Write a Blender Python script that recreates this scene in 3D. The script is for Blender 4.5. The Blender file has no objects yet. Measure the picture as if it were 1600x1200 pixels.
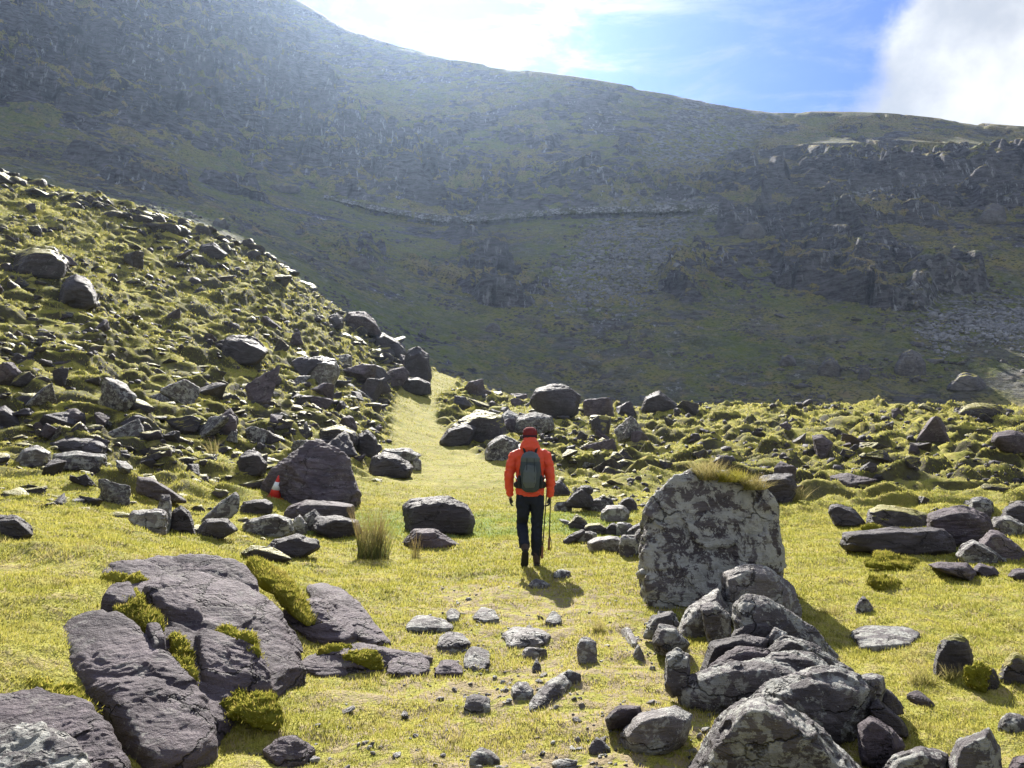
import bpy, bmesh, math, random
import numpy as np
from mathutils import Vector, Matrix

# ------------------------------------------------------------------ camera, sky, sun, exposure
sc = bpy.context.scene
COL = sc.collection
F = 1180.0; PITCH = math.radians(4.4); EYE = 1.6
cam_d = bpy.data.cameras.new('camera'); cam = bpy.data.objects.new('camera', cam_d); COL.objects.link(cam)
cam_d.sensor_width = 36.0; cam_d.lens = 36.0*F/1600; cam_d.clip_start = 0.05; cam_d.clip_end = 4000
cam.location = (0, 0, EYE); cam.rotation_euler = (math.pi/2+PITCH, 0, 0)
sc.camera = cam

SUN_EL = math.radians(36); SUN_AZ = math.radians(-7)      # azimuth measured from +Y, negative = left
sd = Vector((math.sin(SUN_AZ)*math.cos(SUN_EL), math.cos(SUN_AZ)*math.cos(SUN_EL), math.sin(SUN_EL)))
sun_d = bpy.data.lights.new('sun', 'SUN'); sun = bpy.data.objects.new('sun', sun_d); COL.objects.link(sun)
sun_d.energy = 5.0; sun_d.angle = math.radians(0.53); sun_d.color = (1.0, 0.95, 0.86)
sun.rotation_euler = sd.to_track_quat('Z', 'Y').to_euler()

sc.view_settings.view_transform = 'Standard'; sc.view_settings.look = 'None'
sc.view_settings.gamma = 1; sc.view_settings.use_curve_mapping = False
sc.view_settings.exposure = 1.5
sc.cycles.max_bounces = 5; sc.cycles.diffuse_bounces = 2; sc.cycles.glossy_bounces = 2
sc.cycles.transmission_bounces = 3; sc.cycles.volume_bounces = 0; sc.cycles.transparent_max_bounces = 6
sc.cycles.use_denoising = True

class NT:
    """small helper to write node trees"""
    def __init__(s, tree): s.t = tree; s.n = tree.nodes; s.l = tree.links
    def add(s, typ, **kw):
        nd = s.n.new(typ)
        for k, v in kw.items():
            if k.startswith('i_'):
                key = k[2:]; key = int(key) if key.isdigit() else key
                s.put(nd, key, v)
            else: setattr(nd, k, v)
        return nd
    def put(s, nd, key, v):
        inp = nd.inputs[key]
        if isinstance(v, bpy.types.NodeSocket): s.l.new(v, inp)
        elif isinstance(v, bpy.types.Node): s.l.new(v.outputs[0], inp)
        else: inp.default_value = v
    def math(s, op, a, b=None, c=None, clamp=False):
        nd = s.n.new('ShaderNodeMath'); nd.operation = op; nd.use_clamp = clamp
        s.put(nd, 0, a)
        if b is not None: s.put(nd, 1, b)
        if c is not None: s.put(nd, 2, c)
        return nd.outputs[0]
    def mix(s, f, a, b, blend='MIX'):
        nd = s.n.new('ShaderNodeMix'); nd.data_type = 'RGBA'; nd.blend_type = blend
        s.put(nd, 0, f); s.put(nd, 6, a); s.put(nd, 7, b)
        return nd.outputs[2]
    def ramp(s, f, lo, hi, a=0.0, b=1.0):
        nd = s.n.new('ShaderNodeMapRange'); nd.interpolation_type = 'SMOOTHSTEP'
        s.put(nd, 0, f); nd.inputs[1].default_value = lo; nd.inputs[2].default_value = hi
        nd.inputs[3].default_value = a; nd.inputs[4].default_value = b
        return nd.outputs[0]
    def noise(s, vec, scale, detail=4, rough=0.55, dist=0.0, out=0):
        nd = s.n.new('ShaderNodeTexNoise')
        if vec is not None: s.put(nd, 'Vector', vec)
        nd.inputs['Scale'].default_value = scale; nd.inputs['Detail'].default_value = detail
        nd.inputs['Roughness'].default_value = rough; nd.inputs['Distortion'].default_value = dist
        return nd.outputs[out]
    def mapping(s, vec, scale=(1,1,1), rot=(0,0,0), loc=(0,0,0)):
        nd = s.n.new('ShaderNodeMapping'); s.put(nd, 0, vec)
        nd.inputs['Scale'].default_value = scale; nd.inputs['Rotation'].default_value = rot; nd.inputs['Location'].default_value = loc
        return nd.outputs[0]

def pix_dir(px, py):
    """ray through a pixel of the 1600x1200 photograph, scaled to depth Y = 1: (u, 1, v)"""
    x = (px-800)/F; y = (600-py)/F
    den = math.cos(PITCH)-y*math.sin(PITCH)
    return x/den, (y*math.cos(PITCH)+math.sin(PITCH))/den

w = bpy.data.worlds.new('World'); sc.world = w; w.use_nodes = True
T = NT(w.node_tree); T.n.clear()
sky = T.add('ShaderNodeTexSky', sky_type='NISHITA'); sky.sun_disc = False
sky.sun_elevation = SUN_EL; sky.sun_rotation = SUN_AZ; sky.altitude = 200; sky.air_density = 1.0; sky.dust_density = 0.4; sky.ozone_density = 3.0
tc = T.add('ShaderNodeTexCoord'); V = tc.outputs['Generated']
sep = T.add('ShaderNodeSeparateXYZ', i_0=V)
zc = T.math('MAXIMUM', sep.outputs[2], 0.02)
uu = T.math('DIVIDE', sep.outputs[0], zc); vv = T.math('DIVIDE', sep.outputs[1], zc)
# wispy high cloud
cp = T.add('ShaderNodeCombineXYZ', i_0=uu, i_1=vv)
m1 = T.mapping(cp, scale=(1.0, 1.6, 1), rot=(0, 0, 0.55))
n1 = T.noise(m1, 2.6, 10, 0.64, 0.5)
n1b = T.noise(m1, 5.5, 6, 0.6, 0.5)
wis = T.math('ADD', n1, T.math('MULTIPLY', T.math('SUBTRACT', n1b, 0.5), 0.25))
def dirv(px, py):
    u, v = pix_dir(px, py); d = Vector((u, 1, v)); d.normalize(); return d
def near(px, py, a, b):
    """1 near the direction of a place in the sky, fading to 0; a, b in degrees"""
    dp = T.add('ShaderNodeVectorMath', operation='DOT_PRODUCT'); T.put(dp, 0, nrm); dp.inputs[1].default_value = dirv(px, py)
    return T.ramp(dp.outputs['Value'], math.cos(math.radians(b)), math.cos(math.radians(a)))
nn = T.add('ShaderNodeVectorMath', operation='NORMALIZE'); T.put(nn, 0, V); nrm = nn.outputs[0]
sunny = near(770, -70, 3, 13)
wmask = T.ramp(T.math('ADD', wis, T.math('MULTIPLY', sunny, 0.05)), 0.44, 0.70)
blue = near(1215, 130, 1, 11)
wmask = T.math('MULTIPLY', wmask, T.math('SUBTRACT', 1.0, T.math('MULTIPLY', blue, 0.75)))
# big cumulus bank on the right
n2 = T.noise(nrm, 7.0, 10, 0.58, 0.2)
n2b = T.noise(nrm, 16.0, 8, 0.6, 0.3)
dcu = T.add('ShaderNodeVectorMath', operation='DOT_PRODUCT'); T.put(dcu, 0, nrm)
pl = (dirv(1290, 190) .cross(dirv(1400, -60))).normalized()
if pl.dot(dirv(1600, 100)) < 0: pl = -pl
dcu.inputs[1].default_value = pl
edge = T.math('ADD', dcu.outputs['Value'], T.math('MULTIPLY', T.math('SUBTRACT', n2, 0.5), 0.22))
edge = T.math('ADD', edge, T.math('MULTIPLY', T.math('SUBTRACT', n2b, 0.5), 0.06))
cmask = T.ramp(edge, -0.012, 0.045)
cmask = T.math('MULTIPLY', cmask, T.ramp(sep.outputs[1], 0.2, 0.5))
shade = T.ramp(T.noise(nrm, 6.0, 6, 0.55), 0.38, 0.68)
ccol = T.mix(shade, (0.78, 0.83, 0.92, 1), (1.5, 1.5, 1.5, 1))
CL = 2.6
def scaled(c, k):
    nd = T.add('ShaderNodeVectorMath', operation='SCALE'); T.put(nd, 0, c); T.put(nd, 3, k); return nd.outputs[0]
skyc = T.mix(1.0, sky, (0.19, 0.28, 0.57, 1), 'MULTIPLY')
over = T.math('MAXIMUM', T.ramp(sep.outputs[1], 0.25, -0.15), T.ramp(sep.outputs[2], .72, .95)); over = T.math('MULTIPLY', over, .85); wmask = T.math('MAXIMUM', wmask, over)  # unseen cloud cover behind and overhead, added for soft white fill light
a1 = T.mix(wmask, skyc, scaled((.90, .97, 1.10), T.math('ADD', CL*1.0, T.math('MULTIPLY', sunny, 1.0))))
a2 = T.mix(cmask, a1, scaled(ccol, CL))
bg = T.add('ShaderNodeBackground', i_Strength=0.10); T.put(bg, 0, a2)
out = T.add('ShaderNodeOutputWorld'); T.l.new(bg.outputs[0], out.inputs[0])

# ------------------------------------------------------------------ noise
def _h(ix, iy, iz, seed):
    with np.errstate(over='ignore'):
        h = (ix.astype(np.uint32)*np.uint32(374761393) + iy.astype(np.uint32)*np.uint32(668265263)
             + iz.astype(np.uint32)*np.uint32(2147483647) + np.uint32((seed*1013904223+12345) & 0xffffffff))
        h ^= h >> np.uint32(13); h *= np.uint32(1274126177); h ^= h >> np.uint32(16)
        h *= np.uint32(2246822519); h ^= h >> np.uint32(13)
    return h
def noise2(x, y, seed=0):
    x = np.asarray(x, np.float64); y = np.asarray(y, np.float64)
    x0 = np.floor(x); y0 = np.floor(y); fx = x-x0; fy = y-y0
    ix = x0.astype(np.int64); iy = y0.astype(np.int64)
    ux = fx*fx*fx*(fx*(fx*6-15)+10); uy = fy*fy*fy*(fy*(fy*6-15)+10)
    z = np.zeros_like(ix)
    def g(dx, dy):
        a = _h(ix+dx, iy+dy, z, seed).astype(np.float64)*(2*math.pi/4294967296.0)
        return np.cos(a)*(fx-dx)+np.sin(a)*(fy-dy)
    a = g(0, 0); b = g(1, 0); c = g(0, 1); d = g(1, 1)
    return (a+(b-a)*ux + ((c+(d-c)*ux)-(a+(b-a)*ux))*uy)*1.5
def noise3(p, seed=0):
    x, y, z = p[:, 0], p[:, 1], p[:, 2]
    x0 = np.floor(x); y0 = np.floor(y); z0 = np.floor(z)
    fx, fy, fz = x-x0, y-y0, z-z0
    ix, iy, iz = x0.astype(np.int64), y0.astype(np.int64), z0.astype(np.int64)
    s = lambda t: t*t*t*(t*(t*6-15)+10)
    ux, uy, uz = s(fx), s(fy), s(fz)
    def g(dx, dy, dz):
        h = _h(ix+dx, iy+dy, iz+dz, seed)
        a = (h & np.uint32(0xffff)).astype(np.float64)*(2*math.pi/65536.0)
        c = (h >> np.uint32(16)).astype(np.float64)/32768.0-1.0
        r = np.sqrt(np.maximum(0, 1-c*c))
        return r*np.cos(a)*(fx-dx)+r*np.sin(a)*(fy-dy)+c*(fz-dz)
    l = lambda a, b, t: a+(b-a)*t
    return l(l(l(g(0,0,0), g(1,0,0), ux), l(g(0,1,0), g(1,1,0), ux), uy),
             l(l(g(0,0,1), g(1,0,1), ux), l(g(0,1,1), g(1,1,1), ux), uy), uz)*1.6
def fbm2(x, y, oct=4, seed=0, gain=0.5, lac=2.03):
    a = 1.0; s = 0.0; out = 0.0
    for i in range(oct):
        out = out + a*noise2(x, y, seed+i*7); s += a; a *= gain; x = x*lac+3.7; y = y*lac-1.9
    return out/s
def ridge2(x, y, oct=4, seed=0, gain=0.5):
    a = 1.0; s = 0.0; out = 0.0
    for i in range(oct):
        out = out + a*(1-2*np.abs(noise2(x, y, seed+i*7))); s += a; a *= gain; x = x*2.1+5.3; y = y*2.1+1.7
    return out/s
def sstep(x, a, b):
    t = np.clip((x-a)/(b-a), 0, 1); return t*t*(3-2*t)

# ------------------------------------------------------------------ the lie of the land
# columns: direction (pixel column of the photograph); stations: depth in metres and height, or the pixel row seen at that depth
def hp(Y, py): return EYE + Y*pix_dir(800, py)[1]
NEARY = [0.5, 4, 7, 10, 14, 18, 28, 42]
cols = {
 -400: ([.15,.75,1.0,1.0,1.4,3.0,8.5,17.], (62,150),  [(108,220),(140,140),(180,80),(240,-200),(300,-450)]),
 0:    ([.1,.38,.80,.72,.90,1.9,6.3,13.2],    (61,270),  [(105,313),(140,245),(175,207),(240,-30),(345,-260)]),
 150:  ([.05,.20,.74,.62,.70,1.5,5.2,11.3],   (61,300),  [(105,342),(145,275),(185,232),(250,30),(352,-170)]),
 300:  ([0,.02,.48,.36,.38,1.0,4.0,9.3],     (62,340),  [(108,366),(155,305),(200,264),(260,80),(358,-85)]),
 450:  ([0,0,.15,.1,.08,.5,2.8,7.3],        (64,412),  [(110,430),(165,355),(215,308),(270,150),(355,-12)]),
 560:  ([0,0,0,0,.02,.2,1.8,4.8],           (66,508),  [(108,520),(160,400),(210,328),(262,185),(328,45)]),
 640:  ([0,0,0,0,0,.08,.9,2.5],              (70,562),  [(108,575),(160,430),(210,343),(260,200),(312,62)]),
 700:  ([0,0,0,0,0,.08,.8,2.4],              (76,582),  [(108,590),(160,450),(210,350),(258,210),(300,78)]),
 760:  ([0,0,0,0,0,.1,1.0,2.5],              (70,602),  [(107,610),(158,460),(208,348),(255,215),(298,92)]),
 850:  ([0,0,0,0,0,.1,1.1,2.6],              (60,630),  [(106,640),(158,460),(206,334),(252,215),(288,100)]),
 1000: ([0,0,0,0,0,.12,.7,2.3],              (58,637),  [(104,650),(155,470),(204,330),(250,225),(284,125)]),
 1200: ([0,0,0,0,0,.25,1.0,2.7],             (56,635),  [(102,650),(152,470),(200,320),(246,240),(281,166)]),
 1400: ([0,0,0,0,.05,.3,1.1,2.8],            (56,634),  [(100,650),(150,460),(196,300),(242,230),(274,168)]),
 1600: ([0,0,0,0,.08,.3,1.1,2.8],            (56,637),  [(98,650),(148,460),(192,283),(238,235),(264,192)]),
 2000: ([0,0,0,0,.1,.4,1.4,3.2],             (58,630),  [(96,640),(145,450),(188,270),(232,230),(256,200)]),
}
cu = np.array([(c-800)/F for c in cols]); SY = []; SH = []
for c, (nh, (yc, pc), mt) in cols.items():
    ys = list(NEARY)+[yc, yc+14]; hs = list(nh)+[hp(yc, pc), hp(yc, pc)-2.5]
    for (y, p) in mt: ys.append(y); hs.append(hp(y, p))
    ys += [mt[-1][0]+45, 900]; hs += [hs[-1]+2, hs[-1]-60]
    SY.append(ys); SH.append(hs)
SY = np.array(SY, float); SH = np.array(SH, float)
NU, NY = 460, 1300
tu = np.linspace(-1.4, 1.4, NU); tl = np.linspace(math.log(.5), math.log(900), NY)
sy = np.stack([np.interp(tu, cu, SY[:, k]) for k in range(SY.shape[1])], 1)
sh = np.stack([np.interp(tu, cu, SH[:, k]) for k in range(SH.shape[1])], 1)
TAB = np.stack([np.interp(np.exp(tl), sy[i], sh[i]) for i in range(NU)], 0)
def blur(a, ax, s):
    k = np.exp(-0.5*(np.arange(-3*s, 3*s+1)/s)**2); k /= k.sum()
    pad = [(0, 0), (0, 0)]; pad[ax] = (3*s, 3*s); b = np.pad(a, pad, mode='edge')
    return np.apply_along_axis(lambda r: np.convolve(r, k, 'valid'), ax, b)
TAB = blur(blur(TAB, 0, 6), 1, 5)
ROADY = blur(sy[:, 12][:, None]*np.ones((1, 8)), 0, 6)[:, 0]; CRY = sy[:, 8]; MBY = sy[:, 10]; TOPY = sy[:, 14]

pathY = [10, 14, 20, 26, 32, 42, 52, 62, 75]; pathX = [(p-800)/F*y for p, y in zip([815, 770, 735, 700, 672, 648, 655, 690, 700], pathY)]
def path_mask(X, Y, wid=1.0):
    c = np.interp(Y, pathY, pathX); hw = np.interp(Y, [10, 20, 26, 42, 62, 75], [2.6, 2.4, 1.9, 1.2, 1.0, 0.9])*wid
    return (1-sstep(np.abs(X-c), hw*0.75, hw*1.3))*sstep(Y, 9, 12)*(1-sstep(Y, 78, 84))

def height(X, Y, want=False):
    X = np.asarray(X, float); Y = np.asarray(Y, float)
    r = np.hypot(X, Y)+1e-6; a = np.arctan2(X, Y); ac = np.clip(a, -0.95, 0.95)
    u = np.tan(ac); D = np.clip(r*np.cos(ac), 0.5, 899)
    fu = np.clip((u+1.4)/2.8*(NU-1), 0, NU-1.001); fy = np.clip((np.log(D)-tl[0])/(tl[-1]-tl[0])*(NY-1), 0, NY-1.001)
    iu = fu.astype(int); iy = fy.astype(int); du = fu-iu; dy = fy-iy
    h = (TAB[iu, iy]*(1-du)+TAB[iu+1, iy]*du)*(1-dy)+(TAB[iu, iy+1]*(1-du)+TAB[iu+1, iy+1]*du)*dy
    ry = np.interp(u, tu, ROADY); cy = np.interp(u, tu, CRY); mb = np.interp(u, tu, MBY); ty = np.interp(u, tu, TOPY)
    # bumps of the near ground
    pm = path_mask(X, Y)
    z0 = 12.5+5*(1-sstep(np.abs(u+.06), .2, .42))-3.2*sstep(-u, .24, .36); zone = sstep(D, z0, z0+9)*(1-sstep(D, cy+8, cy+16))*(1-pm)
    left = 1-sstep(u, -0.25, -0.05)
    nearf = 1-sstep(D, 60, 110)
    wx = X+0.8*noise2(X*.6, Y*.6, 91); wy = Y+0.8*noise2(X*.6+9, Y*.6, 92)
    hum = np.abs(fbm2(wx/2.3, wy/1.5, 3, 11))
    bank = .13*np.exp(-(((X+3.15)/.75)**2+((Y-5.1)/.8)**2)) + .10*np.exp(-(((X+2.9)/.9)**2+((Y-6.3)/.6)**2)) + .10*np.exp(-(((X+2.6)/.5)**2+((Y-4.15)/.35)**2))
    b = bank+(0.16*np.abs(fbm2(X*.9, Y*1.2, 3, 29))-.03)*sstep(-u, .2, .34)*sstep(D, 5.5, 7)*(1-sstep(D, 10, 13)) + 0.14*pm*fbm2(X*.5, Y*.35, 3, 27) + 0.055*fbm2(X*2.6, Y*2.6, 4, 21)*nearf + 0.07*fbm2(X*.8, Y*.8, 2, 25)*nearf*(1-.5*pm)
    b = b + zone*(1.15*(hum-0.15)*(1.15-.45*left) + 0.28*fbm2(X/5, Y/4, 2, 33))
    hl = h+zone*0.8*fbm2(X/7, Y/5, 3, 35)
    Tt = 0.50+0*hl
    t = (hl + 0.25*X*left*0.2)/Tt + 1.3*fbm2(wx/(4.2+2.2*left), wy/1.9, 4, 41)
    fr = t-np.floor(t); s = sstep(fr, 0.45, 1.0)
    b = b + zone*(0.25+0.6*left)*Tt*(s-fr)*(.9+.35*left)
    b = b + 0.05*(1-zone*.5)*np.maximum(0, noise2(X*1.3, Y*1.3, 55))*sstep(np.abs(X-0.25), 1.2, 2.8)*nearf
    # mountain
    mm = sstep(D, mb-10, mb+10)
    road = np.exp(-((D-ry)/3.0)**2)*sstep(u, -0.33, -0.2)
    cl = sstep(D, ry-4, ry+14)*(1-0.98*sstep(D, ty-78, ty-32))
    sc_ = mm*(1-cl)
    rocky = sstep(fbm2(X/30+4, Y/30, 3, 61)+0.30*sstep(u, .18, .38)*sstep(D, mb+35, mb+60)+.32*np.exp(-((u-.09)**2/.0035+(D-ry+22)**2/260))+.34*np.exp(-((u+.01)**2/.005+(D-ry+45)**2/220)), 0.12, 0.26)   # crags breaking through the lower slope
    rocky = rocky*sstep(D, mb+12, mb+35)*(1-sstep(np.abs(u-0.235), .05, .10)*0)
    fan = (1-sstep(np.abs(u-(0.19-0.10*(ry-D)/70)), 0.03, 0.10))      # scree fan under the white wall
    rocky = rocky*(1-fan)
    amp = np.clip(cl+0.8*rocky*sc_, 0, 1)
    q = X+.45*h; ra = ridge2(q/46, (Y-.6*X)/40, 5, 71, .55); rb = ridge2(q/12, (Y+X*.4)/15, 4, 75)
    gl = 1.3*fbm2(X/19+.35*h/19, h/70, 4, 77)
    md = amp*(12.5*ra + 5.0*rb + 7.0*gl)
    hh = h+md+mm*0.7*fbm2(X/5, Y/5, 4, 81)+mm*.25*fbm2(X/1.2, Y/1.2, 2, 83)
    for (TT, kk, sd_, tilt) in ((17.0, 0.6, 101, .16), (5.2, 0.55, 111, .25)):
        t = (hh+tilt*X)/TT+1.5*fbm2(X/34, Y/34, 3, sd_)+.75*fbm2(X/8, Y/8, 3, sd_+5)
        fr = t-np.floor(t); s = sstep(fr, 0.5, 0.98)
        hh = hh + TT*(s-fr)*kk*amp
    hh = np.minimum(hh, h+1.2+13*(1-sstep(D, ty-90, ty-12)))
    hs = h+mm*(0.6*fbm2(X/6, Y/6, 3, 85)+.25*np.abs(fbm2(X/1.8, Y/1.8, 3, 87))+0.25*hum)
    mtn = hh*amp+hs*(1-amp)
    rl = h   # smooth road bench
    wallh = 1.8*sstep(u, -0.24, -0.20)
    prof = np.where(D < ry-0.6, -wallh*np.exp(-np.abs(ry-.6-D)/9.0), 0.25*wallh*np.clip((D-ry-1)/6, 0, 1)*np.exp(-np.clip(D-ry-6, 0, 99)/8))
    mtn = mtn*(1-road)+rl*road + prof*sstep(u, -0.33, -0.2)
    res = (h+b)*(1-mm)+mtn*mm
    back = 1-sstep(np.abs(a), 1.0, 1.9)
    res = np.where(D > 14, (res-np.minimum(res, 2.0))*back+np.minimum(res, 2.0), res)
    if not want: return res
    # rockiness for the material
    return res, dict(D=D, u=u, zone=zone, pm=pm, rocky=rocky, mm=mm, cl=cl, amp=amp, fan=fan*sc_, road=road*(np.abs(D-ry-1.5) < 2.2), hum=hum, left=left)
def H(x, y): return float(height(np.array([x]), np.array([y]))[0])
def ground_hit(px, py, y0=2.0, y1=90.0):
    u, v = pix_dir(px, py); ys = np.exp(np.linspace(math.log(y0), math.log(y1), 700))
    g = height(u*ys, ys)-(EYE+v*ys); k = np.argmax(g > 0)
    if g[k] <= 0: return None
    if k == 0: return ys[0]
    return ys[k-1]+(ys[k]-ys[k-1])*(-g[k-1])/(g[k]-g[k-1])

def mesh_np(name, verts, faces, smooth=True):
    """faces: (n,3) or (n,4) int array"""
    me = bpy.data.meshes.new(name); n = len(verts); faces = np.asarray(faces, np.int32); k = faces.shape[1]
    me.vertices.add(n); me.vertices.foreach_set('co', np.asarray(verts, np.float32).ravel())
    me.loops.add(faces.size); me.loops.foreach_set('vertex_index', faces.ravel())
    me.polygons.add(len(faces)); me.polygons.foreach_set('loop_start', np.arange(0, faces.size, k, dtype=np.int32))
    me.update(calc_edges=True)
    if smooth: me.polygons.foreach_set('use_smooth', np.ones(len(faces), bool))
    return me
def vattr(me, name, arr):
    arr = np.asarray(arr, np.float32)
    if arr.ndim == 1:
        a = me.attributes.new(name, 'FLOAT', 'POINT'); a.data.foreach_set('value', arr)
    else:
        a = me.attributes.new(name, 'FLOAT_COLOR', 'POINT'); a.data.foreach_set('color', arr.ravel())
def link(name, me, mat, parent=None, label=None, cat=None, group=None, kind=None):
    o = bpy.data.objects.new(name, me); COL.objects.link(o)
    if mat is not None and not me.materials: me.materials.append(mat)
    if parent is not None: o.parent = parent
    tag(o, label, cat, group, kind); return o
def tag(o, label=None, cat=None, group=None, kind=None):
    if label: o['label'] = label
    if cat: o['category'] = cat
    if group: o['group'] = group
    if kind: o['kind'] = kind
    return o
def material(name):
    m = bpy.data.materials.new(name); m.use_nodes = True; t = NT(m.node_tree); t.n.clear()
    o = t.add('ShaderNodeOutputMaterial'); b = t.add('ShaderNodeBsdfPrincipled'); t.l.new(b.outputs[0], o.inputs[0])
    b.inputs['Roughness'].default_value = 0.9; b.inputs['Specular IOR Level'].default_value = 0.2
    return m, t, b, o
def attr(t, name, out=2): return t.add('ShaderNodeAttribute', attribute_name=name).outputs[out]
def bump(t, b, hgt, strength=0.5, dist=0.02):
    nd = t.add('ShaderNodeBump'); nd.inputs['Strength'].default_value = strength; nd.inputs['Distance'].default_value = dist
    t.put(nd, 'Height', hgt); t.l.new(nd.outputs[0], b.inputs['Normal']); return nd

# ------------------------------------------------------------------ setting materials
def ground_material():
    m, t, b, o = material('turf')
    P = t.add('ShaderNodeNewGeometry').outputs['Position']
    nz = t.add('ShaderNodeSeparateXYZ', i_0=t.add('ShaderNodeNewGeometry').outputs['Normal']).outputs[2]
    n1 = t.noise(P, 0.9, 6, 0.6); n2 = t.noise(P, 7.0, 5, 0.65); n3 = t.noise(P, 38.0, 4, 0.6)
    g = t.mix(t.ramp(n1, .3, .7), (0.215, 0.22, 0.040, 1), (0.33, 0.30, 0.062, 1))
    g = t.mix(t.ramp(n2, .45, .72), g, (0.30, 0.235, 0.085, 1))
    g = t.mix(t.ramp(n3, .5, .8), g, (0.075, 0.085, 0.02, 1))
    g = t.mix(attr(t, 'lawn'), g, (0.16, 0.235, 0.045, 1))
    worn = t.math('MULTIPLY', attr(t, 'worn'), t.ramp(t.math('ADD', n2, t.math('MULTIPLY', n3, .3)), .56, .74))
    g = t.mix(worn, g, (0.25, 0.20, 0.12, 1))
    riser_shade = t.mix(t.ramp(n2, .35, .65), (0.055, 0.045, 0.028, 1), (0.085, 0.085, 0.03, 1))  # dark tone painting shade onto the steep sides of the turf steps
    steep = t.ramp(t.math('ADD', nz, t.math('MULTIPLY', t.math('SUBTRACT', n2, .5), .35)), 0.66, 0.84)
    g = t.mix(t.math('MULTIPLY', t.math('SUBTRACT', 1.0, steep), attr(t, 'wild')), g, riser_shade)
    rk = t.math('MULTIPLY', attr(t, 'wild'), t.ramp(t.noise(P, 0.55, 7, 0.7), 0.50, 0.60))
    g = t.mix(t.math('MULTIPLY', rk, .55), g, (0.075, 0.07, 0.06, 1))
    t.put(b, 'Base Color', g); b.inputs['Specular IOR Level'].default_value = 0.1
    bump(t, b, t.math('ADD', t.math('MULTIPLY', n2, 1.0), t.math('MULTIPLY', n3, .35)), 0.9, 0.06)
    return m
def mountain_material():
    m, t, b, o = material('mountainside')
    geo = t.add('ShaderNodeNewGeometry'); P = geo.outputs['Position']
    nz = t.add('ShaderNodeSeparateXYZ', i_0=geo.outputs['Normal']).outputs[2]
    n1 = t.noise(P, 0.045, 6, 0.6); n2 = t.noise(P, 0.35, 8, 0.68); n3 = t.noise(P, 1.8, 6, 0.65)
    g = t.mix(t.ramp(n1, .38, .62), (0.22, 0.24, 0.07, 1), (0.40, 0.34, 0.13, 1))
    g = t.mix(t.ramp(n2, .45, .7), g, (0.46, 0.33, 0.18, 1))
    g = t.mix(t.ramp(n3, .48, .64), g, (0.045, 0.05, 0.025, 1))
    st = t.mapping(P, scale=(.7, .7, 3.2), rot=(0.1, -0.35, 0))
    r1 = t.noise(st, 0.5, 8, 0.7)
    rc = t.mix(t.ramp(r1, .3, .7), (0.022, 0.022, 0.029, 1), (0.24, 0.225, 0.25, 1))  # rock colour, its dark end deepened to paint darker shadow into the crags
    vs = t.mapping(P, scale=(1.0, .5, .22))
    wet = t.math('MULTIPLY', t.ramp(t.noise(vs, 0.9, 9, 0.75), 0.555, 0.60), t.ramp(t.noise(P, .06, 4, .6), .42, .6))
    rc = t.mix(wet, rc, (0.55, 0.55, 0.56, 1))
    f = t.math('ADD', nz, t.math('MULTIPLY', t.math('SUBTRACT', n2, .5), .75))
    f = t.math('ADD', f, t.math('MULTIPLY', t.math('SUBTRACT', n3, .5), .35))
    cr = attr(t, 'crag'); vd0 = attr(t, 'verd')
    thr = t.math('SUBTRACT', f, t.math('MULTIPLY', cr, t.math('ADD', 0.06, t.math('MULTIPLY', t.math('SUBTRACT', 1, vd0), 0.06))))
    pat = t.noise(t.mapping(P, scale=(1, 1, 1.8), rot=(0, .4, 0)), 0.11, 7, .66, .6)
    gr = t.ramp(t.math('ADD', thr, t.math('ADD', t.math('MULTIPLY', t.math('SUBTRACT', pat, .5), 2.0), t.math('MULTIPLY', t.math('SUBTRACT', t.noise(t.mapping(P, scale=(1, 1, 2.2), rot=(0, .25, 0)), .028, 4, .6, .8), .5), 2.6))), 0.50, 0.57)
    ng = t.math('SUBTRACT', 1, cr); pat2 = t.noise(P, .16, 8, .7, .5)
    bare = t.math('MULTIPLY', ng, t.ramp(pat2, .47, .56)); vd = attr(t, 'verd'); gr = t.math('MULTIPLY', gr, t.math('SUBTRACT', 1, t.math('MULTIPLY', t.math('MULTIPLY', bare, .9), t.math('SUBTRACT', 1, t.math('MULTIPLY', vd, .7)))))
    g = t.mix(t.math('MULTIPLY', vd, .65), g, (0.20, 0.25, 0.06, 1))
    rc = t.mix(t.ramp(t.noise(t.mapping(P, scale=(1.3, 1, .35)), .12, 6, .7, .6), .52, .66), rc, (0.018, 0.018, 0.024, 1)); c = t.mix(gr, rc, g)
    scree = t.math('MULTIPLY', attr(t, 'scree'), t.ramp(t.noise(P, 0.5, 6, .7), .42, .55))
    sv = t.add('ShaderNodeTexVoronoi', i_Vector=P); sv.inputs['Scale'].default_value = 1.1
    sgv = t.mix(t.add('ShaderNodeSeparateXYZ', i_0=sv.outputs['Color']).outputs[0], (0.08, 0.08, 0.085, 1), (0.38, 0.38, 0.39, 1))
    c = t.mix(scree, c, sgv)
    c = t.mix(attr(t, 'road'), c, (0.30, 0.29, 0.27, 1))
    t.put(b, 'Base Color', c)
    hsum = t.math('ADD', t.math('MULTIPLY', n2, 1.2), t.math('MULTIPLY', n3, .5))
    hsum = t.math('ADD', hsum, t.math('MULTIPLY', r1, .8))
    bump(t, b, hsum, 1.0, 2.2)
    return m

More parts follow.
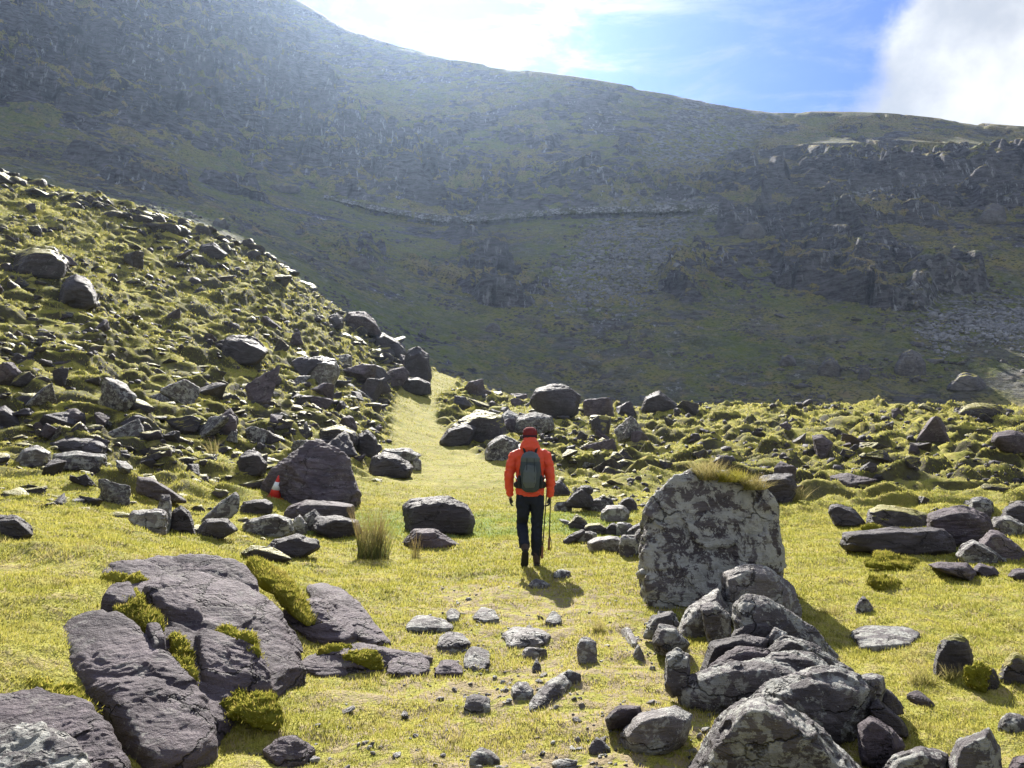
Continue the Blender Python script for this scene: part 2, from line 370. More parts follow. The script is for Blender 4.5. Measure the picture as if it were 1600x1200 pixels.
# ------------------------------------------------------------------ the ground: one polar sheet, split at the hidden dip
def build_land():
    inner = np.linspace(-0.76, 0.76, 1150); k = 90
    outer = np.linspace(0.76, math.pi, k+1)[1:]
    az = np.concatenate([-outer[::-1][1:], inner, outer])
    az = np.concatenate([[-math.pi], az]); NA = len(az)-1
    az = az[:-1]; 
    def patch(rs, name, mat, attrs, kindlabel):
        A, R = np.meshgrid(az, rs); X = R*np.sin(A); Y = R*np.cos(A)
        Z, d = height(X.ravel(), Y.ravel(), True)
        v = np.stack([X.ravel(), Y.ravel(), Z], 1); n = len(az); m = len(rs)
        i = np.arange(n); j = (i+1) % n
        rows = np.arange(m-1)[:, None]*n
        f = np.stack([rows+i, rows+j, rows+n+j, rows+n+i], 2).reshape(-1, 4)
        if rs[0] < .5:
            v = np.vstack([v, [[0, 0, v[:n, 2].mean()]]])
        me = mesh_np(name, v, f[:, ::-1])
        for nm, fn in attrs.items():
            arr = fn(X.ravel(), Y.ravel(), d)
            if rs[0] < .5: arr = np.append(arr, 0)
            vattr(me, nm, arr)
        return link(name, me, mat, kind='structure')
    r0 = np.exp(np.linspace(math.log(.25), math.log(1.8), 12))[:-1]
    r1 = np.exp(np.linspace(math.log(1.8), math.log(96), 900))
    lawn = lambda X, Y, d: np.clip(sstep(Y, 12.0, 13.0)*(1-sstep(Y, 15.3, 17))*(1-sstep(np.abs(X+.6), 2.2, 4.0))*1.0+0.75*np.exp(-((X-6.6)**2/1.2+(Y-11)**2/.3)), 0, 1)*sstep(fbm2(X, Y, 2, 5), -.5, .1)
    worn = lambda X, Y, d: (1-sstep(np.abs(X-0.15-0.03*Y), .5, 2.0))*(1-sstep(Y, 8.0, 10.5))+.35*sstep(d['D'], 2, 3)*(1-sstep(d['D'], 9, 15))+.25*d['pm']
    wild = lambda X, Y, d: d['zone']*(1-.25*0)
    patch(np.concatenate([r0, r1]), 'ground', ground_material(), dict(lawn=lawn, worn=worn, wild=wild), '')
    r2 = np.concatenate([np.linspace(96, 108, 12)[:-1], np.linspace(108, 250, 420)[:-1], np.linspace(250, 470, 260)[:-1], np.linspace(470, 640, 12)])
    crag = lambda X, Y, d: d['amp']*1.0
    scree = lambda X, Y, d: np.clip(d['fan']*sstep(d['D'], 150, 175) + (1-d['cl'])*d['mm']*sstep(d['u'], .5, .56)*np.exp(-((d['D']-140)/9)**2)*1.2 + .25*d['mm']*(1-d['cl']), 0, 1)
    patch(r2, 'mountain', mountain_material(), dict(crag=crag, scree=scree, verd=lambda X, Y, d: d['mm']*(1-d['cl'])*(1-d['rocky'])*np.clip(.55+1.1*fbm2(X/30, Y/22, 3, 901)+.45*np.exp(-((d['u']+.17-(d['D']-180)*-.0012)**2/.0012)), 0, 1), road=lambda X, Y, d: d['road']*(d['u'] > -.21)*.25), '')
build_land()
# ------------------------------------------------------------------ rock
_cs = {}
def cube_sphere(n):
    if n in _cs: return _cs[n]
    pts = []; t = np.arange(n+1)
    faces = []; idx = {}
    def vid(c):
        if c not in idx: idx[c] = len(pts); pts.append(c)
        return idx[c]
    for ax in range(3):
        for sgn in (0, n):
            for a in range(n):
                for b in range(n):
                    q = []
                    for da, db in ((0,0),(1,0),(1,1),(0,1)):
                        c = [0,0,0]; c[ax] = sgn; c[(ax+1)%3] = a+da; c[(ax+2)%3] = b+db; q.append(vid(tuple(c)))
                    faces.append(q if sgn else q[::-1])
    p = np.array(pts, float)/n*2-1; p = np.tan(p*math.pi/4); p /= np.linalg.norm(p, axis=1)[:, None]
    _cs[n] = (p, np.array(faces, np.int32)); return _cs[n]
def hull_planes(pts):
    bm = bmesh.new()
    for p in pts: bm.verts.new(p)
    r = bmesh.ops.convex_hull(bm, input=bm.verts); bm.normal_update()
    N = []; D = []
    hv = [v.co.copy() for v in bm.verts if v.link_faces]
    c = sum(hv, Vector())/len(hv)
    for f in bm.faces:
        if f.calc_area() < 1e-9: continue
        n = f.normal.copy(); d = n.dot(f.verts[0].co)
        N.append(n); D.append(d)
    bm.free(); return np.array(N), np.array(D)
def rock_verts(pts, n=20, p=26, rough=0.05, strata=0.04, sn=(0.25, 0.1, 1), seed=0, kk=6.0, chips=.07):
    pts = np.asarray(pts, float); lo = pts.min(0); hi = pts.max(0)
    S = np.maximum((hi-lo)/2, 1e-4); c = pts.mean(0)*.5+(lo+hi)/4
    N, D = hull_planes((pts-c)/S)
    flip = D < 0; N[flip] *= -1; D[flip] *= -1; D = np.maximum(D, 0.03)
    d, f = cube_sphere(n)
    dn = np.maximum(d@N.T, 1e-6); q = np.power(dn/D[None], p).sum(1)
    r = np.power(q, -1/p)
    v = d*r[:, None]*S; L = float(np.mean(S))
    dirn = d*S; dirn /= np.linalg.norm(dirn, axis=1)[:, None]
    sn = np.array(sn, float); sn /= np.linalg.norm(sn)
    a = np.cross(sn, [0.3, 1, 0.2]); a /= np.linalg.norm(a); b = np.cross(sn, a)
    w = v/L
    loc = np.stack([w@a, w@b, w@sn], 1)
    k1 = noise3(w*1.1+seed*3.1, seed)+.5*noise3(w*2.3+seed, seed+1)+.28*noise3(w*4.9, seed+2)+.16*noise3(w*10.3, seed+3)
    st = loc*np.array([1.0, 1.4, kk])+seed; wob = .35*noise3(w*1.3+7, seed+9)
    st[:, 2] += wob*3
    s1 = 1-2*np.abs(noise3(st, seed+5)); s2 = 1-2*np.abs(noise3(st*2.1, seed+6)); 
    step = noise3(np.round(st*np.array([.6, .6, 1.6]))*.37+seed, seed+8)
    disp = L*(rough*k1+strata*(.5*s1+.3*s2+.45*step))
    cell = np.floor(loc*np.array([1.6, 1.9, 2.6])+.45*noise3(w*2.2, seed+20)[:, None]+seed*.13).astype(np.int64)
    chip = (_h(cell[:, 0], cell[:, 1], cell[:, 2], seed+30) & np.uint32(0xffff)).astype(float)/65536-.5
    disp = disp+L*chips*chip
    if n >= 40: disp += L*strata*.25*(1-2*np.abs(noise3(st*5.2, seed+12)))+L*rough*.08*noise3(w*24, seed+13)
    v = v+dirn*disp[:, None]
    return v, f, c
def rock_material(name, base, base2, lich, lcol, moss=0.0, rgh=0.55, sc_=1.0):
    m, t, b, o = material(name)
    oi = t.add('ShaderNodeObjectInfo'); tcn = t.add('ShaderNodeTexCoord')
    off = t.add('ShaderNodeVectorMath', operation='SCALE'); t.put(off, 0, (37.0, 19.0, 11.0)); t.put(off, 3, oi.outputs['Random'])
    ad = t.add('ShaderNodeVectorMath', operation='ADD'); t.put(ad, 0, tcn.outputs['Object']); t.put(ad, 1, off.outputs[0]); P = ad.outputs[0]
    n1 = t.noise(P, 1.7*sc_, 5, .6); n2 = t.noise(P, 9*sc_, 7, .68)
    stv = t.mapping(P, scale=(2.2*sc_, 2.2*sc_, 17*sc_), rot=(.35, .25, 0)); n3 = t.noise(stv, 1.4, 7, .65, .4)
    c = t.mix(t.ramp(n1, .3, .7), base, base2)
    c = t.mix(t.math('MULTIPLY', t.ramp(n3, .45, .75), .5), c, tuple(x*1.7 for x in base2[:3])+(1,))
    c = t.mix(t.math('MULTIPLY', t.ramp(n2, .55, .75), .5), c, tuple(x*.45 for x in base[:3])+(1,))
    l1 = t.noise(P, 6.5*sc_, 9, .74, .4)
    lm = t.ramp(l1, .62-.18*lich, .65-.18*lich)
    vo = t.add('ShaderNodeTexVoronoi', i_Vector=t.add('ShaderNodeVectorMath', operation='ADD', i_0=P, i_1=t.noise(P, 12*sc_, 3, .6, 0, 1)).outputs[0]); vo.inputs['Scale'].default_value = 5*sc_
    vm = t.math('MULTIPLY', t.ramp(vo.outputs['Distance'], .20, .17), t.math('GREATER_THAN', t.add('ShaderNodeSeparateXYZ', i_0=vo.outputs['Color']).outputs[0], 1-.35*lich))
    lm = t.math('MULTIPLY', t.math('MAXIMUM', t.math('MULTIPLY', lm, min(1, lich*1.4)), vm), t.ramp(n2, .25, .5))
    lc = t.mix(t.ramp(n2, .4, .65), lcol, tuple(x*.6 for x in lcol[:3])+(1,))
    c = t.mix(t.math('MULTIPLY', lm, .9), c, lc)
    if moss > 0:
        nz = t.add('ShaderNodeSeparateXYZ', i_0=t.add('ShaderNodeNewGeometry').outputs['Normal']).outputs[2]
        mm = t.ramp(t.math('ADD', nz, t.math('MULTIPLY', t.math('SUBTRACT', n1, .5), 1.3)), .98-moss*.5, 1.08-moss*.5)
        mc = t.mix(t.ramp(n2, .35, .65), (0.22, 0.21, 0.04, 1), (0.30, 0.25, 0.07, 1))
        c = t.mix(mm, c, mc)
    t.put(b, 'Base Color', c); cv = t.add('ShaderNodeTexVoronoi', feature='DISTANCE_TO_EDGE', i_Vector=t.add('ShaderNodeVectorMath', operation='ADD', i_0=t.mapping(P, scale=(1, 1, 2.2), rot=(.35, .25, 0)), i_1=t.add('ShaderNodeVectorMath', operation='SCALE', i_0=t.noise(P, 2.5*sc_, 5, .65, 0, 1), i_3=.55).outputs[0]).outputs[0]); cv.inputs['Scale'].default_value = 1.5*sc_
    crk = t.math('MULTIPLY', t.ramp(cv.outputs['Distance'], .022, .0), t.ramp(n1, .42, .55))
    c = t.mix(t.math('MULTIPLY', crk, .8), c, tuple(x*.3 for x in base[:3])+(1,)); t.put(b, 'Base Color', c)
    b.inputs['Roughness'].default_value = rgh; b.inputs['Specular IOR Level'].default_value = 0.25
    hs = t.math('ADD', t.math('MULTIPLY', n3, 1.0), t.math('MULTIPLY', n2, .8)); n4 = t.noise(P, 34*sc_, 5, .7); hs = t.math('ADD', hs, t.math('MULTIPLY', n4, .45)); hs = t.math('SUBTRACT', hs, t.math('MULTIPLY', crk, .9)); bump(t, b, hs, 1.0, .06/sc_)
    return m
RM = dict(
 dark=rock_material('dark_slate', (.042,.036,.040,1), (.085,.074,.080,1), .15, (.30,.30,.27,1), 0.0, .65),
 purple=rock_material('purple_sandstone', (.056,.044,.052,1), (.130,.104,.116,1), .3, (.30,.29,.26,1), 0.0, .75),
 lichen=rock_material('lichened_rock', (.055,.048,.051,1), (.135,.120,.123,1), .68, (.42,.42,.38,1), 0.0, .7),
 hoary=rock_material('hoary_boulder', (.06,.05,.055,1), (.15,.135,.138,1), .88, (.50,.50,.46,1), 0.0, .75, .8),
 pale=rock_material('weathered_pale_rock', (.11,.098,.098,1), (.20,.18,.175,1), .6, (.48,.48,.44,1), 0.0, .6),
 mossy=rock_material('mossy_slate', (.045,.039,.042,1), (.09,.078,.084,1), .25, (.36,.36,.33,1), .85),
 scree=rock_material('scree_stone', (.15,.15,.155,1), (.34,.34,.35,1), .3, (.45,.45,.44,1), 0.0, .8, .4),
 far=rock_material('far_slate', (.07,.065,.072,1), (.19,.18,.185,1), .3, (.30,.30,.28,1), .35, .7, .4),
)
TPL = {
 'block': [(0,.05),(.02,.75),(.15,1),(.8,.97),(1,.75),(1,.08),(.7,0),(.2,0)],
 'slab': [(0,.1),(.03,.6),(.2,.95),(.75,1),(1,.55),(.95,.15),(.6,0),(.15,0)],
 'wedge': [(0,0),(.02,.35),(.3,.9),(.45,1),(.8,.6),(1,.1),(.9,0)],
 'wedger': [(0,.1),(.2,.6),(.55,1),(.72,.92),(.98,.35),(1,0),(.1,0)],
 'point': [(0,0),(.1,.4),(.4,1),(.55,.95),(.9,.4),(1,0)],
 'dome': [(0,.1),(.07,.5),(.28,.88),(.55,1),(.82,.82),(.97,.4),(.98,.08),(.5,0)],
 'leanr': [(0,.85),(.12,1),(.5,.75),(1,.2),(.97,.02),(.75,0),(.3,.35),(.03,.65)],
 'leanl': [(1,.85),(.88,1),(.5,.75),(0,.2),(.03,.02),(.25,0),(.7,.35),(.97,.65)],
 'upright': [(0,.0),(.0,.6),(.2,.95),(.55,1),(.95,.8),(1,.2),(.9,0)],
}
RS = random.Random(7)
ROCKS = []
def P3(px, py, Y):
    u, v = pix_dir(px, py); return np.array([u*Y, Y, EYE+v*Y])
def rock_at(label, outline, mat='dark', thick=None, Y=None, base=None, front=None, n=None, seed=None, rough=.045, strata=.04, sn=(.25,.1,1), p=26, cat='rock', group=None, name='rock', kk=6., sink=.12, back=.85, frs=.8, chips=.07):
    o = np.array(outline, float); cx, cy = o.mean(0); x0, x1 = o[:, 0].min(), o[:, 0].max(); y1 = o[:, 1].max()
    seed = RS.randrange(1000) if seed is None else seed
    r = random.Random(seed)
    if Y is None:
        Y = ground_hit(cx, min(base or y1, 1500)) or 30.0
    wm = (x1-x0)/F*Y
    if thick is None: thick = wm*r.uniform(.55, .9)
    pts = []
    Yc = Y+thick*.35
    for (a, b) in o:
        pts.append(P3(a, b, Yc+r.uniform(-.08, .08)*thick))
        pts.append(P3(cx+(a-cx)*back, cy+(b-cy)*back, Yc+thick*.5))
        if front is None: pts.append(P3(cx+(a-cx)*frs*r.uniform(.85, 1.1), cy+(b-cy)*frs*r.uniform(.8, 1.1)+(y1-cy)*.12, Yc-thick*r.uniform(.3, .5)))
    if front is not None:
        for (a, b, dy) in front: pts.append(P3(a, b, Yc+dy))
    pts = np.array(pts); zl = pts[:, 2].min(); hh = pts[:, 2].max()-zl
    low = pts[pts[:, 2] < zl+.35*hh].copy(); low[:, 2] -= sink*hh; pts = np.vstack([pts, low])
    if n is None: n = int(np.clip((x1-x0)*.35, 14, 44))
    v, f, c = rock_verts(pts, n, p, rough, strata, sn, seed, kk, chips)
    zb = v[:, 2].min(); me = mesh_np(name, v+[0, 0, c[2]-(zb+c[2])], f)
    ob = link(name, me, RM[mat] if isinstance(mat, str) else mat, None, label, cat, group)
    ob.location = (c[0], c[1], c[2]+zb); ROCKS.append(ob)
    return ob
def tpl(kind, cx, yb, w, h, jit=.05, flip=False):
    r = RS
    return [(cx+((.5-a) if flip else (a-.5))*w+r.uniform(-jit, jit)*w, yb-b*h+r.uniform(-jit, jit)*h*.6) for a, b in TPL[kind]]
def rk(label, kind, cx, yb, w, h, mat='dark', **kw):
    return rock_at(label, tpl(kind, cx, yb, w, h), mat, **kw)

# --- the big boulder and the row of stones in the right foreground
rock_at('huge grey lichen covered boulder with grass tuft on top', [(998,938),(996,897),(1006,853),(1014,785),(1046,756),(1082,736),(1132,744),(1186,752),(1206,786),(1219,845),(1226,897),(1222,942),(1123,948),(1067,955),(1028,946)],
 'hoary', 1.15, Y=7.45, front=[(1008,915,-.35),(1035,800,-.12),(1085,765,-.1),(1150,775,-.08),(1070,945,-.5),(1110,935,-.5),(1190,925,-.3),(1200,820,-.1),(1212,880,-.15)], n=72, chips=.12, rough=.06, strata=.05, sn=(.9,.2,.35), cat='boulder', name='boulder', seed=21, kk=7, p=90, back=.9)
row = [
 ('pale rounded lichen slab leaning on the right side of the huge boulder', [(1126,897),(1160,880),(1200,884),(1235,913),(1252,940),(1225,957),(1190,960),(1150,965),(1130,955)], 'pale', 6.75, .45),
 ('pale wedge stone at the foot of the huge boulder', [(1055,987),(1078,947),(1122,918),(1140,955),(1110,990)], 'pale', 6.6, .4),
 ('small dark block standing before the pale wedge stone', [(1093,945),(1120,938),(1142,962),(1142,997),(1108,1000)], 'lichen', 6.3, .3),
 ('long grey slab sloping down to the right along the stone row', [(1143,948),(1163,926),(1200,933),(1262,975),(1337,1047),(1310,1058),(1220,1015),(1150,990)], 'lichen', 5.75, .4),
 ('short flat stone tucked under the long sloping slab', [(1143,992),(1165,968),(1200,971),(1217,990),(1195,1008),(1150,1006)], 'dark', 5.7, .3),
 ('fist sized round stone wedged among the slabs of the row', [(1196,997),(1210,979),(1230,989),(1226,1006),(1205,1010)], 'pale', 5.55, .14),
 ('thin slab below the long sloping slab', [(1198,1012),(1225,992),(1262,1003),(1335,1047),(1320,1062),(1240,1050),(1200,1030)], 'lichen', 5.3, .35),
 ('dark blue grey stone leaning at the left of the row', [(1093,1045),(1108,1003),(1160,990),(1202,998),(1190,1030),(1110,1055)], 'dark', 5.35, .35),
 ('flat topped stone between leaning slabs in the row', [(1108,1040),(1150,1009),(1202,1012),(1212,1030),(1170,1060),(1120,1060)], 'purple', 5.05, .3),
 ('low broad stone behind the brown boulder of the row', [(1175,1045),(1210,1020),(1270,1022),(1300,1045),(1270,1070),(1190,1070)], 'lichen', 4.9, .35),
 ('wide dark slab with white lichen undercut at its left end', [(1057,1087),(1074,1056),(1130,1034),(1200,1032),(1292,1048),(1290,1080),(1180,1104),(1110,1112),(1070,1102)], 'lichen', 4.75, .4),
 ('large purplish rock with pitted lichen face behind the front boulder', [(1158,1100),(1200,1062),(1280,1043),(1340,1052),(1375,1068),(1360,1110),(1345,1155),(1300,1175),(1200,1160)], 'lichen', 4.35, .5),
 ('small knobbly rock on the right end of the purplish rock', [(1340,1058),(1360,1050),(1382,1056),(1384,1078),(1370,1096),(1345,1098)], 'lichen', 4.5, .2),
 ('thin dark flake stone beside the knobbly rock', [(1378,1072),(1392,1080),(1412,1105),(1400,1108),(1375,1095)], 'dark', 4.6, .15),
 ('largest front rock of the row with smooth purple right face', [(1070,1215),(1098,1152),(1135,1106),(1170,1089),(1230,1098),(1272,1130),(1355,1205),(1350,1250),(1080,1260)], 'lichen', 3.75, .55),
 ('brown flat stone lying right of the front rock', [(1338,1130),(1360,1118),(1395,1138),(1412,1165),(1375,1192),(1345,1182)], 'purple', 4.05, .25),
 ('narrow stone slab behind the brown flat stone', [(1352,1105),(1372,1092),(1408,1122),(1418,1138),(1395,1140)], 'dark', 4.35, .15),
 ('ragged grey stone at the bottom edge of the photo', [(1365,1215),(1395,1180),(1440,1163),(1482,1180),(1478,1225),(1380,1230)], 'lichen', 3.8, .3),
 ('pointed stone near the bottom right corner', [(1478,1195),(1498,1156),(1545,1137),(1563,1165),(1568,1225),(1480,1230)], 'lichen', 3.75, .3),
 ('stone cut by the right edge in the bottom corner', [(1575,1205),(1588,1182),(1625,1175),(1640,1210),(1620,1230)], 'purple', 3.8, .25),
 ('broad flat pale rock lying in the grass left of the front rock', [(968,1147),(1000,1115),(1055,1102),(1082,1118),(1072,1158),(1022,1178),(985,1172)], 'pale', 4.15, .35),
 ('dark low stone beside the broad flat pale rock', [(945,1122),(965,1102),(1000,1103),(1004,1116),(985,1128),(950,1130)], 'purple', 4.35, .2),
 ('upright stub of rock standing left of the row', [(1038,1062),(1040,1022),(1058,1011),(1078,1022),(1076,1062),(1050,1075)], 'lichen', 4.85, .2),
 ('split layered rock left of the pale wedge stone', [(1005,988),(1018,962),(1050,954),(1062,975),(1045,992)], 'lichen', 6.1, .3),
 ('layered stone in front of the split rock', [(1018,1002),(1030,976),(1055,978),(1078,1005),(1060,1016),(1030,1012)], 'lichen', 5.75, .25),
]
for i, (lb, ol, mt_, Y_, th) in enumerate(row):
    big = (max(a for a, b in ol)-min(a for a, b in ol)) > 120
    rock_at(lb, ol, mt_, th, Y=Y_-.15, seed=100+i, group=None, n=60 if big else 34, rough=.05, strata=.05, sn=(RS.uniform(-.6,.6), RS.uniform(-.3,.3), 1), sink=.25, p=40, name='row_stone', cat='stone')

# --- bedrock outcrop of the left foreground
def outcrop(label, pts, seed, mat='purple', n=80, sn=(.35,.3,1), rough=.04, strata=.035, p=9, kk=7, name='bedrock_outcrop'):
    q = []
    for (a, b, Y) in pts:
        v = P3(a, b, Y)+[0, 0, .04]; q.append(v); q.append(v-[0, 0, .55])
    v, f, c = rock_verts(q, n, p, rough, strata, sn, seed, kk, .05); zb = v[:, 2].min()
    me = mesh_np(name, v-[0, 0, zb], f); ob = link(name, me, RM[mat], None, label, 'outcrop'); ob.location = (c[0], c[1], c[2]+zb); return ob
outcrop('broad dark bedrock core showing between the moss cushions', [(60,1010,4.6),(120,935,5.4),(200,890,5.8),(330,875,6.0),(420,920,5.8),(480,990,5.4),(505,1050,5.1),(440,1100,4.6),(350,1130,4.2),(300,1190,3.8),(200,1150,3.9),(90,1050,4.3)], 2, mat='purple', rough=.05, strata=.05)
outcrop('long smooth purple hump of bedrock at the top of the left outcrop', [(92,903,5.8),(165,860,6.15),(245,849,6.3),(330,852,6.3),(395,880,6.2),(432,920,6.0),(470,975,5.7),(505,1030,5.4),(470,1040,5.15),(400,1035,5.0),(330,985,5.1),(220,925,5.45),(120,905,5.7)], 3, sn=(.5,.5,1), rough=.09, strata=.05, kk=9)
outcrop('grey angular bedrock facet below the moss on the long hump', [(298,985,4.85),(325,978,4.9),(400,1005,4.8),(430,1040,4.65),(425,1078,4.5),(310,1068,4.4),(305,1020,4.55)], 5, n=50)
outcrop('steep purple bedrock face dropping to the trail in the left foreground', [(40,1005,4.6),(70,980,4.75),(150,945,4.85),(215,965,4.75),(250,1000,4.6),(305,1040,4.35),(335,1100,4.15),(352,1160,3.95),(320,1192,3.75),(230,1195,3.62),(185,1120,3.85),(165,1065,4.05),(90,1038,4.35)], 8, sn=(-.3,.5,1), rough=.08, strata=.035, p=12, kk=4)
outcrop('small purple bedrock knob above the steep face', [(155,935,5.0),(170,915,5.2),(205,905,5.3),(218,930,5.1),(190,945,4.9)], 11, n=30)
outcrop('angular bedrock shoulder between the moss cushions', [(215,915,5.25),(240,902,5.4),(290,905,5.4),(325,970,5.0),(265,960,4.95)], 12, n=44)
outcrop('small dark bedrock face beneath the central moss cushion', [(225,980,4.65),(250,972,4.7),(262,1010,4.5),(240,1015,4.4)], 14, n=24)
outcrop('rounded purple bedrock ridge near the bottom left corner', [(-60,1075,3.6),(0,1062,3.65),(80,1064,3.65),(130,1085,3.6),(180,1110,3.5),(215,1170,3.35),(232,1215,3.25),(120,1260,2.95),(-60,1230,2.95)], 17, rough=.08, strata=.035, kk=4, sn=(-.4,.4,1))
outcrop('pale topped boulder of bedrock in the bottom left corner', [(-80,1130,2.9),(0,1110,2.95),(60,1103,2.95),(110,1125,2.9),(140,1160,2.8),(170,1215,2.65),(100,1280,2.5),(-80,1280,2.5)], 19, mat='lichen', rough=.08, strata=.035, kk=4)
def ground_stone(label, outline, mat, seed, rise=.05, name='stone', cat='stone', n=30, lift=.045):
    pts = []
    for (a, b) in outline:
        Y = ground_hit(a, b); u, v = pix_dir(a, b); X = u*Y; z = H(X, Y); r = random.Random(int(a*7+b)); pts += [(X, Y, z+rise*r.uniform(.1, .9)), (X, Y, z-.09)]
    q = np.array(pts); c0 = q.mean(0); k = len(outline)//3*2; pts += [(c0[0]*.6+x*.4, c0[1]*.6+y*.4, c0[2]+lift+rise*1.1) for x, y in ((q[0, 0], q[0, 1]), (q[k, 0], q[k, 1]), (q[-3, 0], q[-3, 1]))]
    v, f, c = rock_verts(pts, n, 30, .05, .06, (.15, .1, 1), seed, 7., .05); zb = v[:, 2].min()
    ob = link(name, mesh_np(name, v-[0, 0, zb], f), RM[mat], None, label, cat); ob.location = (c[0], c[1], c[2]+zb)
bo = dict(name='bedrock_outcrop', cat='outcrop', n=56)
ground_stone('low tongue of bedrock running right from the outcrop towards the trail', [(478,920),(505,918),(548,945),(580,975),(612,1008),(575,1008),(520,985),(490,960)], 'purple', 23, .07, lift=.12, **bo)
ground_stone('flat grey bedrock tongue beside the trail below the outcrop', [(455,1045),(490,1022),(560,1018),(635,1028),(680,1034),(640,1046),(580,1048),(510,1060)], 'purple', 29, .05, lift=.09, **bo)
ground_stone('ribbed bedrock slope between the long hump and its tongue', [(440,960),(475,945),(510,965),(560,1000),(540,1012),(490,1005),(455,985)], 'purple', 37, .08, lift=.14, **bo)
ground_stone('half buried rock at the bottom edge left of the trail', [(410,1182),(432,1168),(470,1168),(492,1180),(475,1196),(430,1198)], 'purple', 31, .05, lift=.07, **bo)

# --- stones let into the turf of the trail
flat = [
 ('pale knobbly stone in the turf left of the row', 917,1036,34,38,'upright','pale'),
 ('white streaked chip of rock between trail and row', 982,1012,24,20,'leanr','pale'),
 ('triangular stone chip standing in the grass right of the trail', 998,1030,20,22,'point','pale'),
 ('long pale bone shaped rock set in the trail', 862,1112,56,44,'leanl','pale'),
 ('small curved pale stone above the bone shaped rock', 893,1070,30,10,'slab','pale'),
 ('small grey stone alone on the lower trail', 746,1115,34,15,'block','lichen'),
 ('brownish cube of rock left of the trail centre', 746,1048,34,26,'block','pale'),
 ('wide flat pale rock worn smooth in the trail', 822,1014,66,24,'slab','pale'),
 ('small rounded grey stone on the right of the trail', 866,978,24,14,'dome','lichen'),
 ('dark capped stone in the brown patch of turf', 757,974,38,15,'dome','lichen'),
 ('small square stone left of the dark capped stone', 707,974,18,14,'block','pale'),
 ('low ridge of pale rock left of the brown patch', 672,988,62,17,'dome','lichen'),
 ('flat dark slab lying where bedrock meets the trail', 642,1058,68,24,'slab','purple'),
 ('thin pale slab behind the flat dark slab', 712,1017,56,18,'slab','pale'),
 ('pebble in the middle of the lower trail', 839,1052,14,9,'dome','lichen'),
 ('small flat stone low in the trail grass', 937,1179,28,11,'slab','pale'),
 ('flat stone in the grass just below the walker', 843,920,30,8,'slab','lichen'),
 ('thin pale stone inside the shadow of the walker', 877,904,26,8,'slab','pale'),
 ('cracked pale stone flush with the brown trail', 817,1095,30,16,'slab','pale'),
 ('half sunk pale stone in the middle of the trail', 833,1030,34,8,'slab','pale'),
 ('narrow strip of stone close to the bedrock tongue', 700,1060,40,16,'slab','purple'),
 ('low pale rock exposed in the right hand grass', 1385,1015,92,26,'slab','pale'),
 ('small peaked grey stone in the open grass on the right', 1350,958,36,24,'point','lichen'),
 ('dark mossy rock group end near the right edge', 1490,1050,70,56,'dome','mossy'),
 ('dark rounded rock at the right edge of the grass', 1585,1068,60,46,'dome','mossy'),
 ('dark flat stone in front of the mossy rocks on the right', 1543,1078,46,34,'dome','dark'),
 ('grey stone sliver at the right edge above the corner', 1585,1144,40,14,'slab','pale'),
 ('thin grey stone in the grass right of the row', 1440,1105,40,12,'leanr','purple'),
 ('flat pale rock showing at the very bottom of the trail', 757,1196,40,9,'slab','pale'),
]
for (lb, cx, yb, w_, h_, k, m_) in flat:
    if k not in ('point', 'upright') and m_ in ('pale', 'lichen', 'purple'):
        ground_stone(lb, tpl(k, cx, yb, w_*1.1, h_*1.3, .10), 'lichen' if m_ == 'pale' and RS.random() < .6 else m_, RS.randrange(1000)); continue
    rock_at(lb, tpl(k, cx, yb, w_, h_*1.15), m_, n=26, strata=.05, rough=.06, sink=.4, name='stone', cat='stone', p=14)

